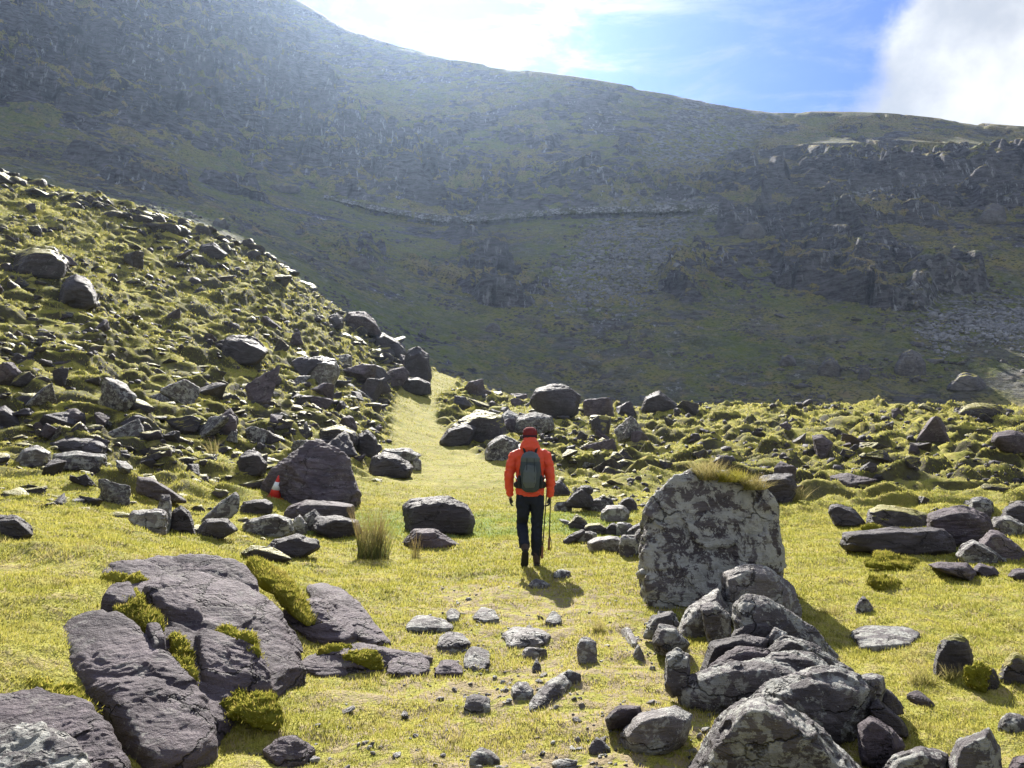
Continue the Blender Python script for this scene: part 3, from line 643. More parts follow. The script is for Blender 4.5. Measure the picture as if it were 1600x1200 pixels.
# --- rocks round the meadow
mid = [
 ('large angular dark boulder with sloping ribbed top beside the traffic cone', [(409,762),(425,737),(446,725),(478,690),(498,686),(530,700),(545,718),(552,745),(563,770),(555,787),(500,792),(418,780)], 'purple', 2.2, [(425,778,-.2),(455,724,-.5),(500,784,-1.1),(552,776,-.5),(505,700,.5),(540,738,.2)]),
 ('long flat topped block left of the walker', [(627,790),(640,778),(700,775),(733,790),(743,815),(735,831),(680,830),(635,826)], 'dark', 1.1, None),
 ('tilted smooth slab in front of the flat topped block', [(628,848),(648,826),(680,828),(722,851),(690,856),(640,855)], 'purple', .8, None),
 ('white lichened block in the tumbled wall above the grass mound', [(200,812),(205,797),(250,794),(262,800),(260,832),(225,832)], 'pale', .35, None),
 ('square pillar stone behind the white lichened block', [(240,815),(251,773),(266,772),(269,800),(264,832)], 'lichen', .3, None),
 ('dark rounded upright stone in the tumbled wall', [(261,834),(269,798),(283,788),(297,800),(306,836)], 'dark', .35, None),
 ('pale slab leaning to the left in the tumbled wall', [(314,812),(338,790),(368,767),(376,775),(372,800),(340,820)], 'lichen', .3, None),
 ('low dark stone under the leaning pale slab', [(305,835),(320,810),(355,808),(372,828),(340,842)], 'dark', .5, None),
 ('squat dark block left of the traffic cone', [(374,800),(380,784),(415,779),(427,786),(424,800),(385,803)], 'dark', .6, None),
 ('brown boulder with a pale lichen patch in the tumbled wall', [(374,832),(388,812),(430,802),(457,812),(462,830),(430,838)], 'lichen', .6, None),
 ('little pale standing stone at the right end of the tumbled wall', [(455,834),(458,812),(468,803),(480,818),(479,836)], 'pale', .2, None),
 ('grey hunched stone beside the little standing stone', [(470,830),(474,806),(492,795),(502,806),(500,826)], 'lichen', .3, None),
 ('long moss topped rock in front of the angular dark boulder', [(440,806),(450,790),(478,780),(520,786),(553,788),(557,808),(500,815),(455,812)], 'purple', .9, None),
 ('long dark rock left of the rushes', [(486,828),(494,807),(530,806),(562,812),(566,834),(520,840)], 'dark', .9, None),
 ('low dark rock with pale stripe nearest the mound on the left', [(412,862),(428,842),(462,835),(498,842),(502,856),(470,870),(430,870)], 'dark', .5, None),
 ('flat stone with yellow moss below the tumbled wall', [(374,864),(392,852),(425,855),(456,872),(430,878),(390,874)], 'mossy', .4, None),
 ('dark rounded boulder at the left edge above the mound', [(-25,835),(-5,806),(25,804),(48,820),(52,834),(20,842)], 'dark', .6, None),
 ('long sloping slab above the white lichened block', [(210,768),(214,744),(238,746),(275,770),(292,782),(250,780)], 'purple', .7, None),
 ('pale boulder at the left of the turf topped ledge', [(18,726),(35,703),(58,695),(80,706),(78,722),(45,730)], 'pale', 1.0, None),
 ('rectangular block with round pale lichen spots', [(78,728),(82,709),(120,706),(165,710),(168,728),(150,733),(95,732)], 'lichen', .9, None),
 ('stack of thin slabs on the lichen spotted block', [(60,706),(65,690),(100,684),(150,686),(170,696),(165,708),(110,710)], 'dark', 1.3, None),
 ('faceted dark boulder left of the angular dark boulder', [(370,732),(373,712),(388,704),(405,707),(419,722),(410,738),(380,742)], 'dark', 1.0, None),
 ('brown peaked rock on the slope above the faceted boulder', [(334,674),(338,655),(360,638),(372,655),(370,672),(350,678)], 'purple', 1.1, None),
 ('dark sloping boulder at the left edge of the slope', [(-10,665),(-5,638),(8,634),(25,648),(36,664),(15,668)], 'dark', 1.0, None),
 ('striped oval boulder on the grassy left slope', [(95,655),(103,642),(118,638),(132,648),(134,660),(120,668),(102,664)], 'purple', 1.2, None),
 ('flat faced pale boulder high on the left slope', [(470,578),(474,562),(498,556),(525,562),(531,585),(520,603),(490,604)], 'pale', 2.2, None),
 ('large dark boulder hanging above the top of the path', [(630,572),(635,548),(655,540),(670,555),(674,580),(671,600),(645,602)], 'dark', 2.5, None),
 ('leaning dark slab below the boulder above the path', [(596,592),(610,577),(632,572),(640,585),(630,600),(606,602)], 'purple', 2.0, None),
 ('low dark rock at the left edge of the upper path', [(612,610),(625,592),(655,590),(674,598),(673,613),(640,616)], 'dark', 2.0, None),
 ('broad boulder on the skyline of the left slope', [(535,500),(545,488),(570,487),(585,500),(598,522),(570,518),(545,510)], 'purple', 3.0, None),
 ('round boulder left of the broad skyline boulder', [(510,508),(514,494),(526,489),(537,498),(536,510),(520,514)], 'dark', 2.0, None),
 ('long dark boulder sloping down the skyline towards the path', [(578,540),(584,520),(600,520),(622,532),(637,552),(620,560),(600,556)], 'dark', 3.0, None),
 ('great dark boulder with turf cap on the upper left slope', [(15,425),(22,395),(50,384),(85,388),(106,408),(100,426),(60,432)], 'mossy', 4.5, None),
 ('rugged dark rock below the turf capped boulder', [(88,478),(95,445),(118,428),(140,440),(152,470),(125,482)], 'dark', 3.5, None),
 ('wide dark rock in the middle of the left slope', [(343,552),(352,528),(375,524),(400,530),(420,548),(400,568),(360,566)], 'dark', 3.0, None),
 ('small dark boulder left of the wide dark rock high on the slope', [(308,395),(315,382),(335,380),(356,396),(340,403),(318,402)], 'dark', 2.5, None),
 ('big rounded dark boulder beside the far end of the path', [(827,628),(838,606),(862,598),(890,603),(906,618),(904,640),(885,650),(842,646)], 'dark', 2.6, None),
 ('dark boulder behind the right side of the huge boulder', [(1184,784),(1185,744),(1205,739),(1238,741),(1247,760),(1240,782),(1210,788)], 'dark', 1.2, None),
 ('peaked boulder on the crest of the moraine', [(1000,640),(1008,620),(1030,610),(1045,622),(1062,634),(1040,642)], 'dark', 2.0, None),
 ('pointed rock left of the walker with moss at its foot', [(757,714),(763,692),(785,679),(808,688),(812,708),(785,718)], 'lichen', 1.4, None),
 ('mossy hump of rock left of the upper path boulders', [(692,690),(705,665),(745,642),(785,648),(792,675),(760,690)], 'mossy', 2.2, None),
 ('rock with pale face above the walker hat', [(800,672),(806,652),(835,644),(862,650),(868,668),(835,678)], 'lichen', 1.6, None),
 ('slanting wedge of rock right of the mossy hump', [(686,690),(700,670),(730,662),(745,668),(735,690),(700,697)], 'dark', 1.5, None),
 ('dark boulder in the bank at the left of the right hand rocks', [(1294,800),(1297,789),(1308,786),(1335,797),(1352,816),(1325,822),(1303,818)], 'dark', .7, None),
 ('long block capped with turf on the right bank', [(1352,820),(1355,796),(1376,789),(1420,795),(1448,802),(1450,822),(1380,824)], 'mossy', .9, None),
 ('biggest ribbed boulder of the right bank', [(1447,822),(1449,802),(1485,791),(1512,791),(1545,808),(1554,830),(1525,848),(1490,852),(1455,838)], 'purple', 1.1, None),
 ('long low dark ledge of rock in front of the right bank', [(1308,848),(1315,831),(1370,827),(1430,832),(1470,824),(1492,840),(1496,862),(1450,866),(1380,860),(1320,855)], 'dark', .9, None),
 ('sharp grey wedge in front of the ribbed boulder', [(1493,868),(1505,849),(1520,843),(1548,856),(1582,876),(1545,880),(1505,876)], 'lichen', .7, None),
 ('dark slab sloping right behind the grey wedge', [(1522,856),(1545,828),(1562,829),(1605,866),(1600,876),(1550,868)], 'purple', .8, None),
 ('upright weathered stone above the ribbed boulder', [(1512,800),(1516,779),(1535,775),(1552,785),(1553,806),(1530,808)], 'lichen', .8, None),
 ('dark boulder at the right edge of the bank', [(1562,818),(1568,792),(1590,783),(1625,790),(1630,818),(1590,826)], 'dark', 1.2, None),
 ('jumbled grey rock right of the ribbed boulder', [(1546,822),(1552,808),(1575,806),(1602,820),(1606,838),(1570,838)], 'lichen', .8, None),
 ('flat cracked slabs lying in the grass on the right', [(1448,882),(1470,877),(1510,880),(1525,895),(1520,908),(1490,900)], 'purple', .9, None),
 ('thin flat rock right of the cracked slabs', [(1520,890),(1530,880),(1552,886),(1562,898),(1535,902)], 'purple', .6, None),
 ('flat rock at the right edge of the meadow', [(1574,900),(1582,890),(1610,890),(1620,904),(1590,907)], 'purple', .6, None),
 ('brown weathered boulder at the right edge of the moraine', [(1548,690),(1553,676),(1585,673),(1612,682),(1612,702),(1570,706)], 'purple', 1.8, None),
 ('leaning pointed slab in the middle of the moraine', [(1268,680),(1285,678),(1302,692),(1290,715),(1276,712)], 'purple', 1.2, None),
 ('long mossy boulder on the moraine skyline at the right', [(1495,645),(1505,634),(1530,630),(1560,634),(1582,646),(1540,652)], 'mossy', 2.0, None),
 ('white streaked small stone standing at the left edge of the path', [(644,733),(646,718),(652,713),(658,720),(659,731),(652,735)], 'pale', .3, None),
 ('dark overhung rock left of the white streaked stone', [(575,738),(580,715),(600,705),(625,712),(648,730),(640,742),(600,744)], 'dark', 1.4, None),
 ('slab on top of the dark overhung rock', [(588,716),(600,702),(640,700),(660,712),(640,722),(605,722)], 'lichen', 1.2, None),
 ('tall jagged stone left of the slab topped rock', [(556,706),(560,678),(575,670),(588,684),(592,706),(575,714)], 'dark', .9, None),
 ('mossy topped rock behind the angular dark boulder', [(495,690),(500,670),(530,664),(556,674),(560,690),(530,698)], 'mossy', 1.5, None),
]
for i, (lb, ol, m_, th, fr_) in enumerate(mid):
    rock_at(lb, ol, m_, th, front=fr_, seed=300+i, name='boulder' if th > 1 else 'rock', cat='boulder' if th > 1 else 'rock', n=56 if i == 0 else 40 if th > 1 or i < 3 else 28, p=34 if i else 90, back=.85 if i else .6, chips=.07 if i else .09, rough=.05, strata=.05, sn=(RS.uniform(-.5,.5), RS.uniform(-.4,.4), 1))

# pile of broken slabs right of the walker
pile = [(876,772,30,22,'wedge','dark'),(905,790,44,30,'wedger','dark'),(880,800,30,16,'slab','lichen'),(888,822,30,12,'leanr','pale'),(905,826,34,24,'wedge','mossy'),
 (935,800,50,22,'slab','lichen'),(960,815,50,26,'slab','pale'),(930,835,40,18,'slab','mossy'),(950,862,72,25,'slab','pale'),(975,836,30,20,'block','pale'),(985,870,36,34,'block','lichen'),
 (897,850,36,24,'leanl','dark'),(915,846,34,16,'block','lichen'),(960,836,32,20,'wedge','dark'),(1000,838,44,22,'wedge','lichen'),(945,790,30,18,'wedge','mossy'),(915,772,26,14,'slab','dark'),(980,800,36,24,'dome','dark'),(1003,868,26,44,'upright','lichen')]
for i, (cx, yb, w_, h_, k, m_) in enumerate(pile):
    rock_at('broken slab in the heap of stones between the walker and the huge boulder', tpl(k, cx, yb, w_, h_), m_, seed=500+i, group='heap of broken slabs right of the walker', name='slab', cat='stone', n=22, strata=.06, Y=ground_hit(cx, max(yb, 800)))

# --- scattered rocks: prototypes, then copies with their own turn and size
PROTO = []
for i in range(16):
    r = random.Random(900+i); k = r.choice(['block', 'slab', 'slab', 'wedge', 'dome', 'point'])
    sx, sy_, sz = r.uniform(.8, 1.2), r.uniform(.7, 1.1), {'block': .6, 'slab': .35, 'wedge': .5, 'dome': .55, 'point': .7}[k]
    pts = [(sx*r.uniform(-1, 1)*.5, sy_*r.uniform(-1, 1)*.5, sz*r.uniform(-.3, 1)) for _ in range(11)]
    v, f, c = rock_verts(pts, 22, 60, .05, .06, (r.uniform(-.4, .4), r.uniform(-.4, .4), 1), 900+i)
    v = v+c; v /= (v[:, 0].max()-v[:, 0].min()); v[:, 2] -= v[:, 2].min(); PROTO.append((v, f))
PM = {}
def proto_mesh(i, m_):
    if (i, m_) not in PM:
        me = mesh_np('scattered_rock', PROTO[i][0], PROTO[i][1]); me.materials.append(RM[m_]); PM[(i, m_)] = me
    return PM[(i, m_)]
SCAT = []
def scatter(count, region, wpx, mats, label, group, seed, name='scattered_rock', sz=1.0):
    r = random.Random(seed); done = 0; tries = 0; placed = []
    while done < count and tries < count*60:
        tries += 1
        px, py = r.uniform(region[0], region[2]), r.uniform(region[1], region[3])
        Y = ground_hit(px, py, 9, 92)
        if Y is None or Y > 88: continue
        u, v = pix_dir(px, py); X = u*Y
        if path_mask(np.array([X]), np.array([Y]), 1.15)[0] > .05: continue
        if abs(u+.06) < .2 and Y < 17.5: continue
        if noise2(np.array([X*.13+3]), np.array([Y*.13]), 77)[0] < r.uniform(-.7, .25): continue
        w_ = r.uniform(*wpx)*r.choice([.7, .85, 1, 1, 1.3]); wm = w_/F*Y
        if any((X-a)**2+(Y-b)**2 < (wm*.5)**2 for a, b in placed): continue
        placed.append((X, Y))
        o = bpy.data.objects.new(name, proto_mesh(r.randrange(16), r.choice(mats))); COL.objects.link(o)
        z = H(X, Y); o.location = (X, Y, z-wm*r.uniform(.16,.34)); o.rotation_euler = (r.uniform(-.4, .4), r.uniform(-.4, .4), r.uniform(0, 6.28))
        o.scale = (wm*r.uniform(.85, 1.3), wm*r.uniform(.8, 1.2), wm*r.uniform(.7, 1.1)*sz)
        tag(o, label, 'rock', group); SCAT.append((o, px, py, w_, o.data.materials[0].name)); done += 1
scatter(62, (0, 590, 620, 740), (20, 44), ['dark', 'dark', 'mossy', 'purple', 'lichen'], 'dark angular rock strewn over the lower left slope', 'rocks strewn over the lower left slope', 1)
scatter(36, (0, 300, 560, 590), (12, 30), ['dark', 'mossy', 'purple'], 'small dark rock on the bright upper left slope', 'rocks on the upper left slope', 2)
scatter(40, (430, 560, 640, 760), (18, 40), ['dark', 'purple', 'dark', 'lichen'], 'dark rock crowded on the slope left of the path', 'rocks crowded left of the path', 3)
scatter(50, (690, 600, 1000, 760), (18, 42), ['dark', 'mossy', 'lichen', 'purple'], 'dark rock on the bank to the right of the path', 'rocks on the bank right of the path', 4)
scatter(44, (900, 636, 1600, 790), (16, 40), ['dark', 'mossy', 'lichen', 'purple', 'mossy'], 'dark rock half sunk in the hummocks of the moraine', 'rocks half sunk in the moraine', 5)
scatter(14, (0, 735, 200, 790), (26, 50), ['dark', 'mossy', 'lichen'], 'rock in the turf above the grass mound on the left', 'rocks above the grass mound', 6)

def rubble(name, label, centres, sizes, mat, seed, flatn=.55):
    """many small stones joined in one mesh"""
    r = np.random.RandomState(seed); d, f = cube_sphere(2); n = len(centres); k = len(d)
    ang = r.uniform(0, 2*math.pi, n); V = np.zeros((n, k, 3))
    rad = r.uniform(.65, 1.25, (n, k)); sc3 = np.stack([r.uniform(.6, 1.2, n), r.uniform(.6, 1.2, n), r.uniform(.3, .9, n)*flatn/.55], 1)
    q = d[None]*rad[..., None]*sc3[:, None]*.5
    t1 = r.uniform(-.6, .6, n); c, s = np.cos(t1)[:, None], np.sin(t1)[:, None]
    x, z = q[..., 0]*c-q[..., 2]*s, q[..., 0]*s+q[..., 2]*c
    c, s = np.cos(ang)[:, None], np.sin(ang)[:, None]; y = q[..., 1]
    V[..., 0] = x*c-y*s; V[..., 1] = x*s+y*c; V[..., 2] = z
    V = V*sizes[:, None, None]+centres[:, None]
    F_ = (f[None]+np.arange(n)[:, None, None]*k).reshape(-1, 4)
    me = mesh_np(name, V.reshape(-1, 3), F_, smooth=False)
    return link(name, me, RM[mat], kind='stuff', label=label)
def field_points(n, u0, u1, y0, y1, seed, keep):
    r = np.random.RandomState(seed); u = r.uniform(u0, u1, n); Y = np.exp(r.uniform(math.log(y0), math.log(y1), n)); X = u*Y
    k = keep(X, Y, u) > r.uniform(0, 1, n); X, Y = X[k], Y[k]
    return np.stack([X, Y, height(X, Y)], 1)
c = field_points(16000, -.8, .8, 14, 76, 5, lambda X, Y, u: np.clip(.15+1.6*fbm2(X/6, Y/6, 3, 301), 0, 1)*(1-path_mask(X, Y, 1.1))*sstep(Y, 15.5+0*X, 19+3*(np.abs(u+.05) < .2)))
rr = np.random.RandomState(4); sz_ = np.minimum(np.exp(rr.normal(0, .45, len(c)))*.0075*c[:, 1], .7)
rubble('rubble', 'small dark stones scattered through the turf of both slopes', c, sz_, 'dark', 12)

LOW = []
for i in range(10):
    r = random.Random(60+i); k = r.uniform(.35, .8); pts = [(r.uniform(-.5, .5), r.uniform(-.45, .45), k*r.uniform(-.5, .5)) for _ in range(11)]
    v, f, c_ = rock_verts(pts, 5, 80, .04, .07, (r.uniform(-.4, .4), r.uniform(-.4, .4), 1), 60+i, chips=.10); v -= (v.min(0)+v.max(0))/2; LOW.append(v/np.ptp(v[:, 0]))
def chunks(name, label, centres, sizes, mat, seed, sink=.1):
    r = np.random.RandomState(seed); f = cube_sphere(5)[1]; k = len(LOW[0]); n = len(centres)
    q = np.stack(LOW)[r.randint(0, 10, n)]
    q = q*np.stack([r.uniform(.8, 1.3, n), r.uniform(.7, 1.2, n), r.uniform(.6, 1.2, n)], 1)[:, None]
    t1 = r.uniform(-.5, .5, n); c_, s_ = np.cos(t1)[:, None], np.sin(t1)[:, None]; x, z = q[..., 0]*c_-q[..., 2]*s_, q[..., 0]*s_+q[..., 2]*c_
    a = r.uniform(0, 6.283, n); c_, s_ = np.cos(a)[:, None], np.sin(a)[:, None]; y = q[..., 1]
    V = np.stack([x*c_-y*s_, x*s_+y*c_, z+sink], 2)*sizes[:, None, None]+centres[:, None]
    F_ = (f[None]+np.arange(n)[:, None, None]*k).reshape(-1, 4)
    return link(name, mesh_np(name, V.reshape(-1, 3), F_, smooth=False), RM[mat], kind='stuff', label=label)
def zone_keep(X, Y, u): return (1-(np.abs(X+4.95) < .75)*(np.abs(Y-15.4) < 2.2))*(1-path_mask(X, Y, 1.2))*np.clip(.32+1.5*fbm2(X/5, Y/5, 3, 601), .03, 1)
c = field_points(4200, -.8, -.06, 9.8, 44, 61, lambda X, Y, u: zone_keep(X, Y, u)*sstep(Y, 13.5-3.5*sstep(-u, .22, .3), 16.5-5*sstep(-u, .22, .3))*(1-.6*sstep(Y, 26, 44)))
rr = np.random.RandomState(14); chunks('broken_rock', 'broken slabs and angular stones carpeting the lower left slope', c, np.minimum(np.exp(rr.normal(0, .42, len(c)))*.0125*c[:, 1], .8), 'mossy', 15, sink=-.02)
c = field_points(4500, .0, .8, 14.5, 56, 62, lambda X, Y, u: zone_keep(X, Y, u)*sstep(Y, 14.5, 19)*(.10+.75*(1-sstep(u, .06, .26))))
rr = np.random.RandomState(16); chunks('broken_rock', 'broken slabs and angular stones lying over the moraine', c, np.minimum(np.exp(rr.normal(0, .4, len(c)))*.0105*c[:, 1], .7), 'mossy', 17, sink=-.02)
c = field_points(2600, -.45, .35, 3.2, 8.5, 63, lambda X, Y, u: (1-sstep(np.abs(X-.1-.02*Y), .3, 1.7))*np.clip(.35+1.6*fbm2(X*1.1, Y*1.1, 3, 611), 0, 1))
rr = np.random.RandomState(18); chunks('gravel', 'small pale pebbles worn out of the turf along the trail', c, np.exp(rr.normal(0, .5, len(c)))*.022, 'pale', 19, sink=.15)

ANCH = [('the huge lichen covered boulder',1110,840),('the angular boulder beside the traffic cone',485,740),('the flat topped block left of the walker',685,803),('the white lichened block',232,812),
 ('the faceted dark boulder',395,722),('the brown peaked rock',353,655),('the dark sloping boulder at the left edge',12,650),('the striped oval boulder',118,650),('the flat faced pale boulder',500,580),
 ('the boulder hanging above the path',652,572),('the low dark rock by the upper path',645,603),('the broad skyline boulder',567,504),('the round skyline boulder',523,503),('the turf capped great boulder',60,408),
 ('the rugged rock below the turf capped boulder',120,462),('the wide dark rock of the left slope',380,548),('the small boulder high on the slope',333,392),('the rounded boulder at the path end',866,625),('the boulder behind the huge boulder',1215,762),
 ('the peaked boulder on the crest',1030,626),('the pointed rock left of the walker',785,700),('the mossy hump of rock',742,668),('the pale faced rock above the walker',833,662),('the turf topped long block',1400,808),
 ('the ribbed boulder of the right bank',1500,820),('the upright weathered stone',1533,790),('the brown weathered boulder at the right edge',1580,690),('the leaning pointed slab',1285,695),('the long mossy skyline boulder',1540,641),
 ('the overhung rock by the path',612,725),('the tall jagged stone',574,692),('the lichen spotted rectangular block',122,720),('the pale boulder at the left',50,716),('the long sloping slab',250,765),('the traffic cone',428,760),('the walker',828,780),
 ('the dark boulder at the right bank edge',1595,805),('the dark boulder left of the long turf topped block',1322,806),('the slab pile right of the walker',930,820)]
used = set()
for o, px, py, w_, mn in sorted(SCAT, key=lambda t: -t[3]):
    size = 'large' if w_ > 34 else 'medium' if w_ > 22 else 'small'; colr = {'dark_slate': 'dark', 'mossy_slate': 'mossy', 'lichened_rock': 'lichen flecked', 'purple_sandstone': 'purplish'}.get(mn, 'grey')
    for nm, ax, ay in sorted(ANCH, key=lambda t: math.hypot(t[1]-px, t[2]-py))[:5]:
        dx, dy = px-ax, py-ay; dist = math.hypot(dx, dy)
        rel = ('right of' if dx > 0 else 'left of') if abs(dx) > abs(dy)*1.2 else ('below' if dy > 0 else 'above')
        lb = f"{size} {colr} rock {'close' if dist < 55 else 'some way' if dist < 120 else 'well off'} {rel} {nm}"
        if lb not in used: used.add(lb); o['label'] = lb; break

c = field_points(900, -.70, -.14, 54, 65, 71, lambda X, Y, u: np.clip(.15+1.8*fbm2(X/6, Y/6, 2, 701), 0, 1))
rr = np.random.RandomState(22); chunks('crest_rocks', 'broken rocks along the crest of the left slope', c, np.exp(rr.normal(0, .4, len(c)))*.85, 'mossy', 23, sink=.05)
# ------------------------------------------------------------------ turf, moss and rushes
def leaf_material(name, c0, c1, c2, trans=.45):
    m, t, b, o = material(name)
    a = attr(t, 'tint')
    P = t.add('ShaderNodeNewGeometry').outputs['Position']; n = t.noise(P, 1.1, 4, .6)
    c = t.mix(t.ramp(t.math('ADD', a, t.math('MULTIPLY', t.math('SUBTRACT', n, .5), 1.2)), .1, .6), c0, c1); c = t.mix(t.ramp(a, .72, .95), c, c2)
    n2 = t.noise(P, 4.5, 6, .7); c = t.mix(t.math('MULTIPLY', t.ramp(n2, .52, .68), .75), c, tuple(x*.38 for x in c0[:3])+(1,)); n3 = t.noise(P, 2.2, 5, .65); c = t.mix(t.math('MULTIPLY', t.ramp(n3, .55, .7), .6), c, tuple(x*.75 for x in c2[:3])+(1,))
    c = t.mix(attr(t, 'lawn'), c, (.11, .21, .04, 1))
    d = t.add('ShaderNodeBsdfDiffuse'); t.put(d, 'Color', c); tr = t.add('ShaderNodeBsdfTranslucent'); t.put(tr, 'Color', c)
    mx = t.add('ShaderNodeMixShader'); mx.inputs[0].default_value = trans
    t.l.new(d.outputs[0], mx.inputs[1]); t.l.new(tr.outputs[0], mx.inputs[2]); t.l.new(mx.outputs[0], o.inputs[0]); t.n.remove(b)
    return m
TURF = leaf_material('turf_blades', (.255,.26,.050,1), (.45,.41,.100,1), (.48,.39,.20,1), .5)
MOSS = leaf_material('moss_fronds', (.19,.19,.03,1), (.42,.38,.075,1), (.42,.33,.10,1), .45)
RUSH = leaf_material('rush_stems', (.12,.15,.05,1), (.30,.24,.10,1), (.42,.30,.16,1), .3)
STRAW = leaf_material('dry_grass', (.24,.23,.07,1), (.45,.38,.16,1), (.50,.40,.22,1), .45)
def blades(roots, L, W, lean, seed, up=None, segs=1, curl=.5):
    r = np.random.RandomState(seed); n = len(roots); a = r.uniform(0, 2*math.pi, n); le = r.uniform(0, lean, n)
    L = np.broadcast_to(L, n)*r.uniform(.55, 1.25, n); W = np.broadcast_to(W, n)
    up = np.array([[0, 0, 1.]]) if up is None else up
    d = np.stack([np.cos(a)*le, np.sin(a)*le, np.zeros(n)], 1)+up; d /= np.linalg.norm(d, axis=1)[:, None]
    b = r.uniform(0, 2*math.pi, n); s = np.stack([np.cos(b), np.sin(b), np.zeros(n)], 1)*W[:, None]*.5
    if segs == 1:
        V = np.stack([roots-s, roots+s, roots+d*L[:, None]], 1).reshape(-1, 3); Fc = np.arange(3*n).reshape(-1, 3); return V, Fc, np.repeat(r.uniform(0, 1, n), 3)
    cv = np.stack([np.cos(a), np.sin(a), -.35*np.ones(n)], 1)*curl*(L*r.uniform(0, 1, n))[:, None]
    P = []
    for k in range(segs+1):
        t = k/segs; c = roots+d*(L*t)[:, None]+cv*t*t; w_ = s*(1-t*.85); P += [c-w_, c+w_]
    V = np.stack(P, 1).reshape(-1, 3); k2 = 2*(segs+1)
    Fc = np.concatenate([np.arange(n)[:, None]*k2+np.array([[2*k, 2*k+1, 2*k+3, 2*k+2]]) for k in range(segs)]); return V, Fc, np.repeat(r.uniform(0, 1, n), k2)
def leaf_obj(name, V, Fc, tint, mat, parent=None, lawn=None, **kw):
    me = mesh_np(name, V, Fc, smooth=False); vattr(me, 'tint', tint); vattr(me, 'lawn', np.zeros(len(V)) if lawn is None else lawn); return link(name, me, mat, parent, **kw)
def build_turf():
    r = np.random.RandomState(3); n = 720000
    Y = np.exp(r.uniform(math.log(1.7), math.log(21), n)); u = r.uniform(-1.02, 1.02, n); X = u*Y
    bare = fbm2(X*1.3, Y*1.3, 4, 401); trail = (1-sstep(np.abs(X-0.15-0.03*Y), .4, 1.6))*(1-sstep(Y, 7.5, 10))
    far_ = sstep(Y, 16, 20); keep = (r.uniform(0, 1, n) > far_*(1-path_mask(X, Y, 1.2)))&((bare-.9*trail*.5 > -.28-.15*r.uniform(0, 1, n)) | (r.uniform(0, 1, n) < .25))
    X, Y = X[keep], Y[keep]; bare = bare[keep]; trail = trail[keep]; Z = height(X, Y)
    roots = np.stack([X, Y, Z-.004], 1)
    tall = 1+1.1*np.clip(fbm2(X*2.2, Y*2.2, 3, 411), -.4, 1)
    L = np.clip(.016+.0026*Y, .018, .055)*tall; W = np.clip(.0016*Y, .004, .02)
    V, Fc, ti = blades(roots, L, W, 1.1, 5)
    lw = sstep(Y, 12.0, 13.0)*(1-sstep(Y, 15.3, 17))*(1-sstep(np.abs(X+.6), 2.2, 4.0))*sstep(fbm2(X, Y, 2, 5), -.5, .1)
    ti = ti*.8-.35*np.repeat(np.clip(bare, -.5, .5), 3)+.25*np.repeat(trail, 3)
    leaf_obj('grass', V, Fc, ti, TURF, kind='stuff', label='short yellow green turf of the meadow and the trail', lawn=.35*np.repeat(lw, 3))
    # rough grass of the hummocks
    n = 330000; Y = np.exp(r.uniform(math.log(14), math.log(78), n)); u = r.uniform(-.8, .8, n); X = u*Y
    pm = path_mask(X, Y); k = (r.uniform(0, 1, n) < np.clip(.55+fbm2(X/3, Y/3, 3, 421)*1.2, .1, 1))
    X, Y = X[k], Y[k]; roots = np.stack([X, Y, height(X, Y)-.01], 1)
    V, Fc, ti = blades(roots, np.clip(.0026*Y, .04, .14)*(1-.45*pm[k]), .0018*Y, 1.2, 6)
    leaf_obj('rough_grass', V, Fc, ti*.9, TURF, kind='stuff', label='rough yellow grass on the hummocks and slopes')
build_turf()
def cushion(label, pts, seed, dens=5200, mat=MOSS, L=.03, name='moss_cushion', p=5, top_only=False):
    q = []
    for (a, b, Y) in pts: v = P3(a, b, Y); q.append(v); q.append(v-[0, -.04, .16])
    v, f, c = rock_verts(q, 40, 3.2, .42, .0, (0, 0, 1), seed, chips=0); zb = v[:, 2].min(); v = v-[0, 0, zb]
    me = mesh_np(name, v, f); vattr(me, 'tint', np.full(len(v), .15)); vattr(me, 'lawn', np.zeros(len(v)))
    ob = link(name, me, mat, None, label, 'moss'); ob.location = (c[0], c[1], c[2]+zb)
    r = np.random.RandomState(seed); a, b_, c_ = v[f[:, 0]], v[f[:, 1]], v[f[:, 2]]; nn_ = np.cross(b_-a, c_-a); ar = np.linalg.norm(nn_, axis=1); nn_ /= ar[:, None]+1e-12
    w_ = ar*(nn_[:, 2] > -.1); m = int(w_.sum()*dens)+50; k = r.choice(len(f), m, p=w_/w_.sum()); s, t = r.uniform(0, 1, (2, m))[..., None]
    roots = (a[k]*(1-s)+b_[k]*s)*(1-t)+(v[f[k, 3]]*(1-s)+c_[k]*s)*t
    V, Fc, ti = blades(roots, L*.8, .008, 1.6, seed, up=nn_[k]*.8+[0, 0, .5])
    # ragged fringe creeping outwards over the rock
    e = int(m*.25); k2 = r.choice(len(f), e); rt = v[f[k2, 0]]*np.array([1.0, 1.0, .9])+np.stack([v[f[k2, 0], 0]*r.uniform(0, .35, e), v[f[k2, 0], 1]*r.uniform(0, .35, e), -r.uniform(0, .02, e)], 1)
    V2, F2, t2 = blades(rt, L*.7, .007, 1.4, seed+1); Fc = np.vstack([Fc, F2+len(V)]); V = np.vstack([V, V2]); ti = np.concatenate([ti, t2])
    leaf_obj('fronds', V, Fc, ti, mat, ob); return ob
cushion('shaggy moss cushion below the little bedrock knob', [(165,925,5.12),(200,905,5.32),(240,925,5.12),(262,955,4.82),(245,985,4.62),(200,965,4.72)], 1)
cushion('bright moss strip spilling over the grey angular facet', [(318,968,5.02),(345,960,5.12),(400,990,4.82),(428,1025,4.62),(430,1050,4.52),(400,1020,4.57),(345,990,4.77)], 2)
